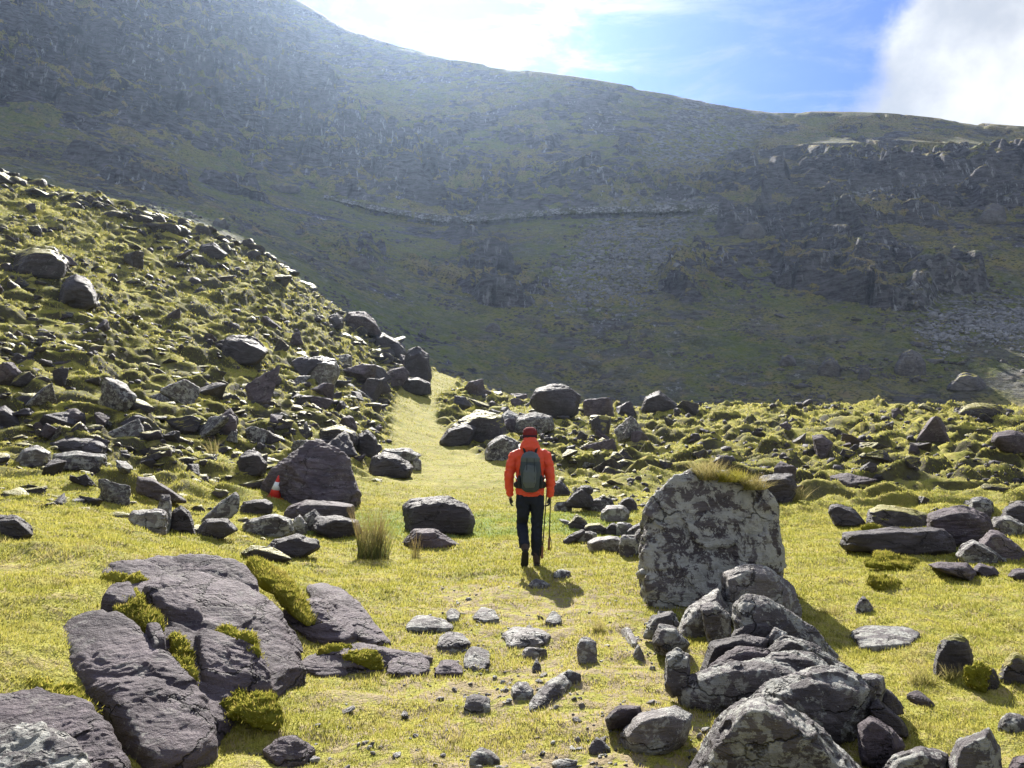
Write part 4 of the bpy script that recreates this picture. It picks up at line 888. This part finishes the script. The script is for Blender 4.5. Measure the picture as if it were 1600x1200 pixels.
cushion('large moss cushion bulging beside the steep purple face', [(318,1065,4.40),(345,1048,4.60),(410,1060,4.50),(455,1095,4.30),(450,1120,4.15),(380,1115,4.10),(325,1095,4.15)], 3)
cushion('moss filling the cleft between shoulder and steep face', [(258,975,4.78),(290,975,4.88),(310,1010,4.58),(305,1045,4.38),(275,1030,4.38)], 4)
cushion('narrow moss ledge above the steep purple face', [(255,1015,4.55),(290,1018,4.50),(312,1050,4.30),(290,1050,4.25)], 5, L=.022)
cushion('long grassy lip hanging over the right side of the bedrock hump', [(372,862,6.9),(430,872,6.9),(490,905,6.6),(520,940,6.2),(512,968,5.95),(470,965,5.8),(430,925,6.0),(395,885,6.3)], 6, L=.035)
cushion('thin moss fringe on the brow of the long hump', [(150,885,5.80),(190,893,5.70),(245,898,5.60),(240,915,5.45),(170,905,5.50)], 7, L=.022)
cushion('moss patch between the two bedrock tongues by the trail', [(490,995,5.75),(540,1000,5.7),(605,1015,5.5),(560,1025,5.3),(500,1015,5.4)], 8, L=.022)
cushion('turf wedge between the steep purple face and the ridge at the corner', [(-20,1040,4.1),(60,1035,4.15),(130,1052,4.0),(172,1085,3.8),(150,1100,3.65),(60,1072,3.75),(-20,1072,3.8)], 16, L=.03)
cushion('thin moss seam running down between the shoulder and the long hump', [(250,905,5.6),(300,915,5.55),(330,960,5.2),(318,975,5.1),(280,930,5.4)], 17, L=.022)
cushion('dark green moss cushion against the left edge above the ridge', [(-30,985,4.60),(20,960,4.90),(70,965,5.00),(60,995,4.70),(10,1030,4.30),(-30,1040,4.20)], 9)
cushion('moss hummock alone in the right hand grass', [(1348,905,8.4),(1360,890,8.6),(1385,884,8.7),(1412,892,8.6),(1422,908,8.4),(1385,916,8.2)], 10, dens=3500, L=.04)
cushion('low brown and yellow hummock behind the lone moss hummock', [(1330,870,9.6),(1365,855,10),(1400,856,10),(1450,872,9.7),(1445,884,9.3),(1370,884,9.2)], 11, dens=2500, L=.04)
cushion('turf cap slumped over the long block on the right bank', [(1365,797,14.9),(1380,788,15.1),(1430,795,15),(1450,802,14.8),(1420,806,14.5)], 12, dens=1500, L=.06)
cushion('turf strip along the low dark ledge of the right bank', [(1300,832,13),(1330,823,13.2),(1400,820,13.2),(1440,826,13),(1380,830,12.7)], 13, dens=1500, L=.06)
cushion('mossy edge on the dark rocks at the right edge', [(1500,1045,4.95),(1520,1028,5.05),(1550,1032,5.0),(1545,1050,4.85)], 14, L=.025)
def tuft(label, px, py, Y, wpx, hpx, n, mat, seed, name='grass_tuft', cat='grass tuft', z=None, curl=.5, lean=.35, W=None):
    r = np.random.RandomState(seed); v = P3(px, py, Y); s = Y/F; m = n
    rad = np.sqrt(r.uniform(0, 1, m))*wpx*s*.42; a = r.uniform(0, 6.283, m)
    roots = np.stack([np.cos(a)*rad, np.sin(a)*rad*.6, np.zeros(m)-.02], 1)
    zz = H(v[0], v[1]) if z is None else z
    V, Fc, ti = blades(roots, hpx*s, max(.003, .9*s) if W is None else W, lean, seed, segs=3, curl=curl)
    ti = np.clip(ti*.6+(V[:, 2]/(hpx*s))*.55, 0, 1)
    o = leaf_obj(name, V, Fc, ti, mat, label=label, cat=cat); o.location = (v[0], v[1], zz); return o
tuft('tall clump of brown tipped rushes in front of the rocks', 582, 868, 10.7, 60, 72, 420, RUSH, 1, 'rush_clump', 'rushes', lean=.30, curl=.22)
tuft('thin wisp of rushes right of the tall rush clump', 650, 868, 10.7, 16, 38, 40, RUSH, 2, 'rush_clump', 'rushes', lean=.25, curl=.2)
tuft('small faded rush wisp on the lower left slope', 332, 712, ground_hit(332, 712), 18, 26, 50, STRAW, 3, 'rush_clump', 'rushes', lean=.4)
ztop = P3(1120, 752, 7.9)[2]
tuft('shaggy dry grass tuft crowning the huge boulder at its left', 1105, 745, 7.85, 46, 34, 620, STRAW, 4, z=P3(1105, 747, 7.85)[2], lean=.8, curl=.6)
tuft('green grass clump on the middle of the huge boulder top', 1145, 748, 7.8, 56, 20, 700, MOSS, 5, z=P3(1140, 750, 7.8)[2], lean=.9, curl=.6)
tuft('drooping dry grass on the right of the huge boulder top', 1178, 762, 7.75, 42, 26, 380, STRAW, 6, z=P3(1175, 762, 7.75)[2], lean=1.0, curl=.9)
cushion('dark turf sod under the grass on the huge boulder', [(1095,742,7.9),(1115,733,8.0),(1150,735,8.0),(1180,746,7.9),(1165,752,7.8),(1120,748,7.8)], 15, dens=2500, L=.03)
for i, (px, py, w_, h_, lb) in enumerate([(1440,1065,46,34,'pale dry tuft beside the mossy rocks on the right'),(1490,1062,26,26,'little straw tuft touching the mossy rocks on the right'),(1300,960,30,20,'pale grass tuft left of the peaked grey stone'),(935,985,16,18,'wispy stems right of the trail'),(1240,780,40,24,'grass tuft at the foot of the boulder behind')]):
    tuft(lb, px, py, ground_hit(px, py), w_, h_, 160, STRAW, 20+i, lean=.7)
# ------------------------------------------------------------------ far hillside: walls under the road, scree, boulders
def wall_material():
    m, t, b, o = material('dry_stone')
    P = t.add('ShaderNodeNewGeometry').outputs['Position']
    v = t.add('ShaderNodeTexVoronoi', i_Vector=t.mapping(P, scale=(1, 1, 1.5))); v.inputs['Scale'].default_value = 1.5
    r = t.add('ShaderNodeSeparateXYZ', i_0=v.outputs['Color']).outputs[0]
    c = t.mix(r, (.10, .10, .105, 1), (.36, .36, .375, 1)); c = t.mix(t.ramp(v.outputs['Distance'], .45, .7), c, (.08, .08, .08, 1))
    c = t.mix(t.ramp(t.noise(P, .35, 5, .7), .5, .62), c, (.07, .075, .04, 1))
    t.put(b, 'Base Color', c); bump(t, b, t.math('SUBTRACT', 1, v.outputs['Distance']), .9, .3); return m
WALL = wall_material()
def road_wall(label, p0, p1, hgt, extra=0):
    u0, u1 = (p0-800)/F, (p1-800)/F; n = max(4, int((p1-p0)/3)); uu_ = np.linspace(u0, u1, n)
    ry = np.interp(uu_, tu, ROADY); D = ry-.9; X = uu_*D
    hgt = hgt*(.62 if hgt < 5 else 1); top = height(uu_*(ry+.8), ry+.8)+.1+.12*noise2(X, D, 5); bot = top-hgt
    k = 5; rows = []
    for j in range(k+1):
        z = bot+(top-bot)*j/k; off = .8*(1-j/k)+.12*noise2(X*2, z*2, 9+j); rows.append(np.stack([uu_*(D-off), D-off, z], 1))
    rows.append(np.stack([uu_*(D+.5), D+.5, top+.02], 1)); rows.append(np.stack([uu_*(D+.5), D+.5, bot], 1))
    V = np.concatenate(rows); m = len(rows); i = np.arange(n-1)
    F_ = np.concatenate([np.stack([j*n+i, j*n+i+1, ((j+1) % m)*n+i+1, ((j+1) % m)*n+i], 1) for j in range(m)])
    c = V[0].copy(); me = mesh_np('retaining_wall', V-c, F_, smooth=False)
    o = link('retaining_wall', me, WALL, None, label, 'wall', 'dry stone walls holding up the hillside road'); o.location = c
for a in [('low pale dry stone wall where the hillside road begins at the left', 500, 562, 2.2), ('dry stone wall under the road left of the green rib', 566, 640, 2.8), ('dry stone wall under the road at the foot of the light beam gully', 645, 745, 3.4),
          ('pale dry stone wall under the road above the rocky knoll', 750, 850, 3.2), ('long dark wall under the road right of the rocky knoll', 856, 1010, 3.0), ('dark dry stone wall under the road left of the bright wall', 1012, 1090, 3.4),
          ('bright tall dry stone wall at the head of the scree fan', 1096, 1136, 5.6), ('pale wall patch under the road on the right hillside', 1338, 1384, 4.2), ('farthest right pale wall patch under the hillside road', 1452, 1500, 3.6)]: road_wall(*a)
fan = lambda X, Y, u: np.clip((1-sstep(np.abs(u-(0.19-0.10*(np.interp(u, tu, ROADY)-Y)/70)), .02, .10))*sstep(Y, 140, 170)*sstep(np.interp(u, tu, ROADY)-Y, 6, 16), 0, 1)
c = field_points(26000, .02, .36, 120, 203, 31, lambda X, Y, u: fan(X, Y, u)*np.clip(.45+1.5*fbm2(X/9, Y/9, 3, 501), 0.05, 1))
rr = np.random.RandomState(8); rubble('scree', 'fan of grey scree below the bright wall on the far hillside', c, np.exp(rr.normal(-.15, .45, len(c)))*.7, 'scree', 41)
c = field_points(16000, .50, .85, 116, 150, 33, lambda X, Y, u: sstep(u, .53, .58)*np.exp(-((Y-131-18*(u-.6))/7)**2)*np.clip(.6+1.5*fbm2(X/8, Y/6, 3, 503), 0, 1))
rr = np.random.RandomState(9); rubble('scree', 'band of grey scree low on the far hillside at the right', c, np.exp(rr.normal(-.1, .4, len(c)))*.7, 'scree', 42)
c = field_points(52000, -.8, .8, 100, 225, 35, lambda X, Y, u: np.clip(.05+1.7*fbm2(X/13, Y/10, 4, 507), 0, 1)*sstep(np.interp(u, tu, ROADY)-Y, 2, 8))
rr = np.random.RandomState(10); rubble('hillside_stones', 'countless stones strewn over the far shaded hillside', c, np.exp(rr.normal(-.45, .55, len(c)))*.8, 'far', 43)
far = [('round dark boulder low on the far hillside at the right', 1422, 586, 52, 40), ('dark boulder in the middle of the far hillside foot', 1296, 588, 40, 30), ('small boulder between the two dark far boulders', 1350, 594, 22, 20),
 ('rounded dark outcrop under the right hand end of the road', 1552, 350, 50, 32), ('dark crag block right of the bright wall', 1175, 372, 44, 26), ('rounded rock on the far slope above the peaked boulder', 1010, 560, 26, 14), ('brownish rock low on the far hillside right of centre', 1230, 572, 30, 18),
 ('dark rock on the shaded slope above the path end', 770, 520, 28, 16), ('dark boulder on the shaded slope left of the green rib', 560, 420, 40, 20), ('pale smooth rock on the shaded slope at the left', 440, 300, 70, 14), ('dark hump of rock at the foot of the far hillside', 1510, 610, 60, 28)]
for i, (lb, px, py, w_, h_) in enumerate(far):
    Yf = ground_hit(px, py, 97, 230)
    if Yf: rock_at(lb, tpl('dome', px, py, w_, h_), 'far', Y=Yf, seed=700+i, name='boulder', cat='boulder', n=24, rough=.09, strata=.05, p=30)

# ------------------------------------------------------------------ modelling helpers for made things
def plain(name, col, rgh=.6, spec=.3, bumps=None, metal=0):
    m, t, b, o = material(name); P = t.add('ShaderNodeTexCoord').outputs['Object']
    n = t.noise(P, 14, 4, .6); c = t.mix(n, tuple(x*.78 for x in col)+(1,), tuple(min(1, x*1.15) for x in col)+(1,))
    t.put(b, 'Base Color', c); b.inputs['Roughness'].default_value = rgh; b.inputs['Specular IOR Level'].default_value = spec; b.inputs['Metallic'].default_value = metal
    if bumps: bump(t, b, t.noise(P, bumps, 3, .6), .35, .004)
    return m
def loft(bm, rings, seg=18):
    """rings: (centre, rx, ry); the frame follows the path, rx stays near world X"""
    prev = None; cs = [Vector(r[0]) for r in rings]
    for i, (c, rx, ry) in enumerate(rings):
        t = (cs[min(i+1, len(cs)-1)]-cs[max(i-1, 0)]).normalized()
        ax = Vector((1, 0, 0)); ax = (ax-t*ax.dot(t)); ax = ax.normalized() if ax.length > .2 else Vector((0, 0, 1)).cross(t).normalized()
        ay = t.cross(ax).normalized()
        vs = [bm.verts.new(cs[i]+ax*rx*math.cos(a)+ay*ry*math.sin(a)) for a in [2*math.pi*k/seg for k in range(seg)]]
        if prev:
            for k in range(seg): bm.faces.new((prev[k], prev[(k+1) % seg], vs[(k+1) % seg], vs[k]))
        else: bm.faces.new(vs[::-1])
        prev = vs
    bm.faces.new(prev)
def ell(bm, c, r, rot=None):
    m = Matrix.Translation(c)@(rot if rot else Matrix.Identity(4))@Matrix.Diagonal((*r, 1)); bmesh.ops.create_uvsphere(bm, u_segments=20, v_segments=12, radius=1, matrix=m)
def fuse(name, bm, voxel=.008, smooth=6, wr=None, seed=0):
    """joins overlapping shapes into one continuous skin and wrinkles it"""
    me = bpy.data.meshes.new(name); bmesh.ops.recalc_face_normals(bm, faces=bm.faces); bm.to_mesh(me); bm.free()
    tmp = bpy.data.objects.new('tmp', me); COL.objects.link(tmp)
    m = tmp.modifiers.new('r', 'REMESH'); m.mode = 'VOXEL'; m.voxel_size = voxel
    s = tmp.modifiers.new('s', 'SMOOTH'); s.factor = .5; s.iterations = smooth
    dg = bpy.context.evaluated_depsgraph_get(); me2 = bpy.data.meshes.new_from_object(tmp.evaluated_get(dg)); me2.name = name
    bpy.data.objects.remove(tmp); n = len(me2.vertices)
    if wr:
        co = np.empty(n*3, np.float32); no = np.empty(n*3, np.float32); me2.vertices.foreach_get('co', co); me2.vertices.foreach_get('normal', no)
        co = co.reshape(-1, 3).astype(float); no = no.reshape(-1, 3)
        amp, sx, sz = wr; q = co*np.array([sx, sx, sz]); wv = 1-2*np.abs(noise3(q+noise3(co*5, 3)[:, None]*1.2, seed)); wv = wv+.5*noise3(co*22, seed+3)
        co += no*(amp*wv)[:, None]; me2.vertices.foreach_set('co', co.astype(np.float32).ravel())
    me2.polygons.foreach_set('use_smooth', np.ones(len(me2.polygons), bool)); me2.update(); return me2
def tube(bm, pts, r, seg=10):
    rs = r if isinstance(r, (list, tuple)) else [r]*len(pts); loft(bm, [(p, a, a) for p, a in zip(pts, rs)], seg)
def simple(name, bm, mat, parent=None, **kw):
    me = bpy.data.meshes.new(name); bmesh.ops.recalc_face_normals(bm, faces=bm.faces); bm.to_mesh(me); bm.free()
    me.polygons.foreach_set('use_smooth', np.ones(len(me.polygons), bool)); return link(name, me, mat, parent, **kw)
def NB(): return bmesh.new()

# ------------------------------------------------------------------ the walker
def build_walker():
    hx, hy = (828-800)/F*10.0, 10.0; base = Vector((hx, hy, H(hx, hy)+.0))
    skin = plain('skin', (.48, .27, .2), .5); red = plain('orange_shell_fabric', (.66, .075, .034), .6, .3, 60); navy = plain('dark_trousers', (.012, .016, .028), .8, .2, 80)
    hat = plain('maroon_knit', (.17, .028, .03), .9, .1, 160); band = plain('dark_knit_band', (.055, .02, .035), .9, .1, 160); glove = plain('black_gloves', (.012, .012, .016), .7); boot = plain('brown_boot', (.05, .035, .03), .7); sole = plain('black_rubber', (.012, .012, .013), .7)
    root = bpy.data.objects.new('person', None); COL.objects.link(root); root.location = base
    tag(root, 'person walking away up the path in an orange hooded jacket, maroon beanie and dark trousers', 'person')
    LE, LW = (-.275, -.03, 1.18), (-.262, .035, .93); RE, RW = (.262, -.03, 1.18), (.262, .03, .92)
    Lk, La = (-.108, .10, .53), (-.072, -.16, .25); Rk, Ra = (.088, .035, .50), (.082, .02, .11)
    Lt = (-.078, -.115, .012)
    # body: one continuous surface
    bm = NB()
    loft(bm, [((0, 0, .86), .14, .10), ((0, 0, .96), .15, .10), ((0, 0, 1.12), .135, .09), ((0, 0, 1.3), .165, .105), ((0, 0, 1.42), .18, .10), ((0, 0, 1.49), .11, .08), ((0, .0, 1.54), .058, .06), ((0, .01, 1.60), .055, .058)])
    ell(bm, (0, .015, 1.70), (.074, .094, .108)); ell(bm, (0, .05, 1.645), (.05, .055, .05)); ell(bm, (0, .112, 1.685), (.013, .022, .02)); ell(bm, (0, .112, 1.648), (.024, .008, .006))
    for s in (-1, 1): ell(bm, (s*.077, .0, 1.69), (.010, .02, .03)); ell(bm, (s*.03, .098, 1.718), (.015, .01, .008))
    for s, E_, W_ in ((-1, LE, LW), (1, RE, RW)):
        loft(bm, [((s*.14, 0, 1.44), .05, .05), ((s*.19, 0, 1.42), .05, .05), (E_, .038, .038), (((E_[0]+W_[0])/2, .0, 1.05), .036, .036), (W_, .025, .03), ((W_[0], W_[1]+.01, W_[2]-.06), .022, .04)])
    for s, K_, A_ in ((-1, Lk, La), (1, Rk, Ra)):
        loft(bm, [((s*.085, 0, .92), .08, .08), ((s*.09, 0, .8), .08, .085), (K_, .052, .055), (tuple(np.array(K_)*.6+np.array(A_)*.4-np.array([0, .02, 0])), .05, .055), (A_, .034, .036)])
    loft(bm, [((.082, -.03, .06), .03, .04), ((.085, .08, .045), .035, .03), ((.088, .17, .03), .03, .02)]); loft(bm, [((-.068, -.19, .2), .03, .04), ((-.072, -.15, .1), .035, .03), (Lt, .03, .02)])
    link('body', fuse('body', bm, .009, 4), skin, root)
    # jacket with hood
    bm = NB()
    loft(bm, [((0, 0, .905), .175, .12), ((0, 0, .95), .188, .13), ((0, 0, 1.05), .180, .13), ((0, 0, 1.2), .182, .128), ((0, -.005, 1.33), .205, .13), ((0, -.01, 1.43), .222, .122), ((0, -.005, 1.50), .175, .105), ((0, 0, 1.55), .10, .085)], 28)
    for s, E_, W_ in ((-1, LE, LW), (1, RE, RW)):
        mid_ = ((E_[0]+W_[0])/2+s*.008, .0, 1.05)
        loft(bm, [((s*.15, 0, 1.45), .07, .075), ((s*.205, -.005, 1.43), .074, .078), ((s*.242, -.02, 1.31), .064, .07), (E_, .06, .066), (mid_, .056, .06), (W_, .043, .046), ((W_[0], W_[1]+.005, W_[2]-.02), .044, .047)], 22)
    link('jacket', fuse('jacket', bm, .007, 4, (.010, 6, 13), 5), red, root)
    bm = NB(); loft(bm, [((0, -.035, 1.49), .135, .09), ((0, -.05, 1.545), .132, .10), ((0, -.045, 1.59), .112, .096), ((0, -.02, 1.615), .095, .095), ((0, .0, 1.63), .08, .085)], 24); ell(bm, (0, -.085, 1.56), (.10, .05, .055))
    link('hood', fuse('hood', bm, .007, 3, (.006, 9, 16), 8), red, root)
    bm = NB(); loft(bm, [((0, 0, .905), .182, .127), ((0, 0, .925), .184, .129)], 28); simple('hem', bm, red, root)
    # hat
    bm = NB(); loft(bm, [((0, .008, 1.69), .094, .106), ((0, .006, 1.735), .096, .108), ((0, .0, 1.772), .084, .095), ((0, -.004, 1.797), .055, .065), ((0, -.004, 1.806), .02, .025)], 28)
    h = link('beanie', fuse('beanie', bm, .006, 4, (.0015, 60, 8), 3), hat, root)
    bm = NB(); loft(bm, [((0, .008, 1.652), .090, .102), ((0, .008, 1.66), .097, .109), ((0, .008, 1.695), .099, .111), ((0, .008, 1.705), .094, .106)], 28); simple('hat_band', bm, band, h)
    bm = NB(); loft(bm, [((0, -.03, 1.625), .074, .072), ((0, -.02, 1.66), .08, .09)], 20); simple('hair', bm, plain('dark_hair', (.03, .018, .012), .8), root)
    # trousers
    bm = NB(); loft(bm, [((0, 0, .80), .165, .105), ((0, 0, .88), .172, .118), ((0, 0, .97), .165, .115)], 24)
    for s, K_, A_, up_ in ((-1, Lk, La, .04), (1, Rk, Ra, .03)):
        K_, A_ = np.array(K_), np.array(A_); Bt = A_*.85+K_*.15
        loft(bm, [((s*.086, 0, .92), .09, .105), ((s*.091, 0, .8), .092, .104), ((s*.092, .02, .66), .08, .088), (tuple(K_), .070, .075), (tuple(K_*.6+A_*.4-np.array([0, .015, 0])), .070, .074), (tuple(Bt), .064, .068), (tuple(A_*.95+K_*.05+np.array([0, -.005, 0])), .066, .07)], 22)
    link('trousers', fuse('trousers', bm, .007, 4, (.008, 7, 13), 9), navy, root)
    # boots
    bm = NB(); loft(bm, [((.082, .01, .17), .052, .058), ((.082, .0, .09), .05, .062), ((.082, .0, .045), .042, .065)]); loft(bm, [((.082, -.06, .04), .03, .03), ((.082, -.02, .055), .043, .045), ((.086, .08, .05), .048, .04), ((.09, .17, .035), .042, .028), ((.09, .205, .03), .02, .018)])
    bb = link('boot', fuse('boot', bm, .006, 3), boot, root)
    bm = NB(); loft(bm, [((.082, -.075, .012), .025, .012), ((.082, -.05, .013), .042, .013), ((.084, .03, .013), .04, .013), ((.09, .14, .013), .05, .013), ((.09, .205, .014), .03, .012)]); simple('sole', bm, sole, bb)
    bm = NB(); loft(bm, [((-.070, -.15, .29), .05, .055), ((-.068, -.185, .22), .048, .058)]); loft(bm, [((-.066, -.235, .225), .032, .03), ((-.068, -.21, .19), .045, .045), ((-.072, -.17, .11), .05, .04), ((-.078, -.135, .045), .045, .03), ((-.08, -.115, .015), .03, .018)])
    bb = link('boot', fuse('boot', bm, .006, 3), boot, root)
    bm = NB(); loft(bm, [((-.066, -.268, .235), .028, .012), ((-.067, -.255, .20), .044, .013), ((-.070, -.225, .13), .042, .012), ((-.077, -.185, .05), .051, .013), ((-.08, -.155, .005), .035, .012)]); simple('sole', bm, sole, bb)
    # gloves: palm, four fingers and a thumb
    for s, W_ in ((-1, LW), (1, RW)):
        bm = NB(); x, y, z = W_[0], W_[1]+.01, W_[2]-.02
        loft(bm, [((x, y-.002, z+.02), .026, .034), ((x, y, z-.02), .022, .038), ((x-s*.004, y+.008, z-.07), .018, .044), ((x-s*.008, y+.012, z-.10), .015, .04)])
        for k, (dy, L_) in enumerate(((-.030, .058), (-.010, .074), (.012, .080), (.034, .070))):
            c0 = Vector((x-s*.008, y+dy+.012, z-.085)); cu_ = .75 if s > 0 else .28
            p1 = c0+Vector((-s*.004, .004, -L_*.45)); p2 = p1+Vector((-s*L_*cu_*.6, .006, -L_*.30*(1-cu_*.6))); p3_ = p2+Vector((-s*L_*.2*(1+cu_), .002, L_*.12*(cu_-.6)))
            tube(bm, [c0, p1, p2, p3_], [.0105, .010, .009, .0075])
        c0 = Vector((x-s*.002, y+.035, z-.03)); tube(bm, [c0, c0+Vector((-s*.014, .026, -.024)), c0+Vector((-s*.026, .030, -.055)), c0+Vector((-s*.03, .024, -.075))], [.014, .012, .011, .008])
        link('glove', fuse('glove', bm, .004, 2), glove, root)
    # rucksack
    pk = plain('grey_blue_pack_fabric', (.035, .05, .062), .6, .3, 70); pk2 = plain('dark_pack_trim', (.012, .015, .02), .7, .3, 70); pk3 = plain('pack_lighter_fabric', (.075, .095, .105), .55, .3, 70)  # lid, front pocket and badge take the lighter grey blue fabric
    R = bpy.data.objects.new('rucksack', None); COL.objects.link(R); R.location = base; tag(R, 'grey blue rucksack with black hip belt on the back of the walker', 'rucksack')
    bm = NB(); loft(bm, [((0, -.185, .985), .085, .05), ((0, -.20, 1.01), .115, .075), ((0, -.215, 1.10), .128, .092), ((0, -.215, 1.22), .136, .095), ((0, -.205, 1.34), .130, .088), ((0, -.19, 1.42), .10, .07), ((0, -.18, 1.45), .06, .045)], 26)
    link('pack_body', fuse('pack_body', bm, .007, 4, (.004, 8, 12), 2), pk, R)
    bm = NB(); loft(bm, [((0, -.20, 1.36), .125, .095), ((0, -.205, 1.40), .122, .098), ((0, -.19, 1.45), .095, .075), ((0, -.18, 1.475), .05, .04)], 24); link('lid', fuse('lid', bm, .007, 3, (.004, 10, 10), 3), pk3, R)
    bm = NB(); loft(bm, [((-.01, -.285, 1.03), .06, .02), ((-.015, -.30, 1.10), .085, .03), ((-.01, -.305, 1.22), .085, .03), ((0, -.29, 1.31), .06, .02)], 20); link('front_pocket', fuse('front_pocket', bm, .006, 3, (.003, 12, 9), 4), pk3, R)
    for s in (-1, 1):
        bm = NB(); loft(bm, [((s*.125, -.19, 1.02), .03, .05), ((s*.140, -.195, 1.10), .032, .06), ((s*.138, -.195, 1.18), .022, .06)], 14); link('side_pocket', fuse('side_pocket', bm, .006, 3), pk2, R)
        bm = NB(); loft(bm, [((s*.11, -.15, 1.05), .012, .05), ((s*.185, -.10, 1.055), .014, .045), ((s*.205, 0, 1.05), .012, .03), ((s*.16, .12, 1.04), .012, .022), ((0, .155, 1.03), .012, .018)], 10); simple('hip_belt', bm, pk2, R)
        pts_ = [(s*.06, -.15, 1.44), (s*.085, -.12, 1.53), (s*.10, -.02, 1.565), (s*.105, .09, 1.50), (s*.115, .15, 1.36), (s*.15, .12, 1.2), (s*.19, .0, 1.15), (s*.165, -.13, 1.12)]
        bm = NB()
        for a, b in zip(pts_[:-1], pts_[1:]):
            loft(bm, [(a, .017, .008), (b, .017, .008)], 10)
        link('shoulder_strap', fuse('shoulder_strap', bm, .004, 2), pk2, R)
        bm = NB(); tube(bm, [(s*.075, -.16, 1.42), (s*.13, -.135, 1.30), (s*.15, -.14, 1.16), (s*.12, -.16, 1.08)], .005, 8); simple('compression_strap', bm, pk2, R)
        bm = NB(); tube(bm, [(s*.045, -.302, 1.40), (s*.05, -.325, 1.28), (s*.045, -.315, 1.08)], .004, 6); simple('lash_strap', bm, pk2, R)
    bm = NB(); tube(bm, [(-.03, -.17, 1.46), (-.02, -.18, 1.50), (.02, -.18, 1.50), (.03, -.17, 1.46)], .005, 8); simple('haul_loop', bm, pk2, R)
    bm = NB(); ell(bm, (0, -.335, 1.285), (.012, .005, .010)); simple('badge', bm, pk3, R)
    # poles, held upside down at mid shaft in the right hand
    sh = plain('black_pole', (.015, .013, .016), .35, .5); gr = plain('cork_grip', (.20, .10, .05), .8); tipm = plain('steel_tip', (.4, .4, .42), .3, .5, None, 1)
    for lb, top, bot in (('trekking pole with the longer cork grip hanging nearest the legs', Vector((.248, .06, 1.30)), Vector((.150, -.05, .10))), ('trekking pole hanging upright outside its twin', Vector((.285, .06, 1.19)), Vector((.243, -.01, .20)))):
        q = bpy.data.objects.new('trekking_pole', None); COL.objects.link(q); q.location = base; tag(q, lb, 'trekking pole', 'pair of trekking poles in the right hand')
        d = (bot-top).normalized(); hd = Vector((.252, .05, .855)); midp = hd
        A = top+(hd-top)*0; d1 = (hd-top).normalized(); d2 = (bot-hd).normalized(); d = (bot-top).normalized()
        bm = NB(); tube(bm, [top, top+d*.4, bot-d*.13], [.005, .007, .0085], 10); simple('shaft', bm, sh, q)
        bm = NB(); tube(bm, [bot-d*.16, bot-d*.14, bot-d*.06, bot-d*.015, bot], [.012, .016, .015, .019, .010], 12); simple('grip', bm, gr, q)
        bm = NB(); tube(bm, [top, top-d*.05], [.005, .002], 8); simple('tip', bm, tipm, q)
        bm = NB(); tube(bm, [top+d*.05, top+d*.055], [.026, .026], 14); simple('basket', bm, sh, q)
        e = Vector((1, 0, 0)) if bot.x > .2 else Vector((-1, 0, 0)); bm = NB(); b0 = bot-d*.01; tube(bm, [b0, b0+e*.022+Vector((0, 0, -.02)), b0+e*.034+Vector((0, 0, .04)), b0+e*.030+Vector((0, 0, .12)), b0-d*.17+e*.008, b0-d*.16], .0045, 8); simple('wrist_strap', bm, sh, q)
build_walker()

# ------------------------------------------------------------------ traffic cone by the dark boulder
def build_cone():
    red = plain('orange_red_plastic', (.62, .035, .02), .5, .4); wh = plain('white_band', (.75, .77, .78), .45, .4)
    Y = 16.6; v = P3(429, 779, Y); h = .50
    r = bpy.data.objects.new('traffic_cone', None); COL.objects.link(r); r.location = (v[0], v[1], max(v[2], H(v[0], v[1]))-.03); r.rotation_euler = (.10, .16, .4)
    tag(r, 'red and white traffic cone leaning against the large angular boulder', 'traffic cone')
    R_ = lambda z: .125*(1-z/h)+.022
    bm = NB(); loft(bm, [((0, 0, z), R_(z), R_(z)) for z in (.03, .2, .4, h)], 28); simple('cone_body', bm, red, r)
    bm = NB(); loft(bm, [((0, 0, z), R_(z)+.004, R_(z)+.004) for z in (.19, .36)], 28); simple('reflective_band', bm, wh, r)
    bm = NB(); bmesh.ops.create_cube(bm, size=1, matrix=Matrix.Translation((0, 0, .018))@Matrix.Diagonal((.36, .36, .036, 1))); bmesh.ops.bevel(bm, geom=bm.edges[:], offset=.012, segments=2, affect='EDGES'); simple('cone_base', bm, red, r)
build_cone()
# ------------------------------------------------------------------ the air
def build_haze(dens=0.00013, g=0.7):
    bm = bmesh.new(); bmesh.ops.create_cube(bm, size=1.0)
    me = bpy.data.meshes.new('haze'); bm.to_mesh(me); bm.free()
    m = bpy.data.materials.new('haze_air'); m.use_nodes = True; t = NT(m.node_tree); t.n.clear()
    o = t.add('ShaderNodeOutputMaterial'); v = t.add('ShaderNodeVolumePrincipled')
    v.inputs['Color'].default_value = (0.52, 0.70, 1.0, 1); v.inputs['Density'].default_value = dens; v.inputs['Anisotropy'].default_value = g
    t.l.new(v.outputs[0], o.inputs['Volume'])
    ob = link('haze', me, m, kind='stuff', label='thin pale blue air lying over the valley and mountainside')
    ob.scale = (1300, 1300, 290); ob.location = (0, 0, 125)
build_haze()
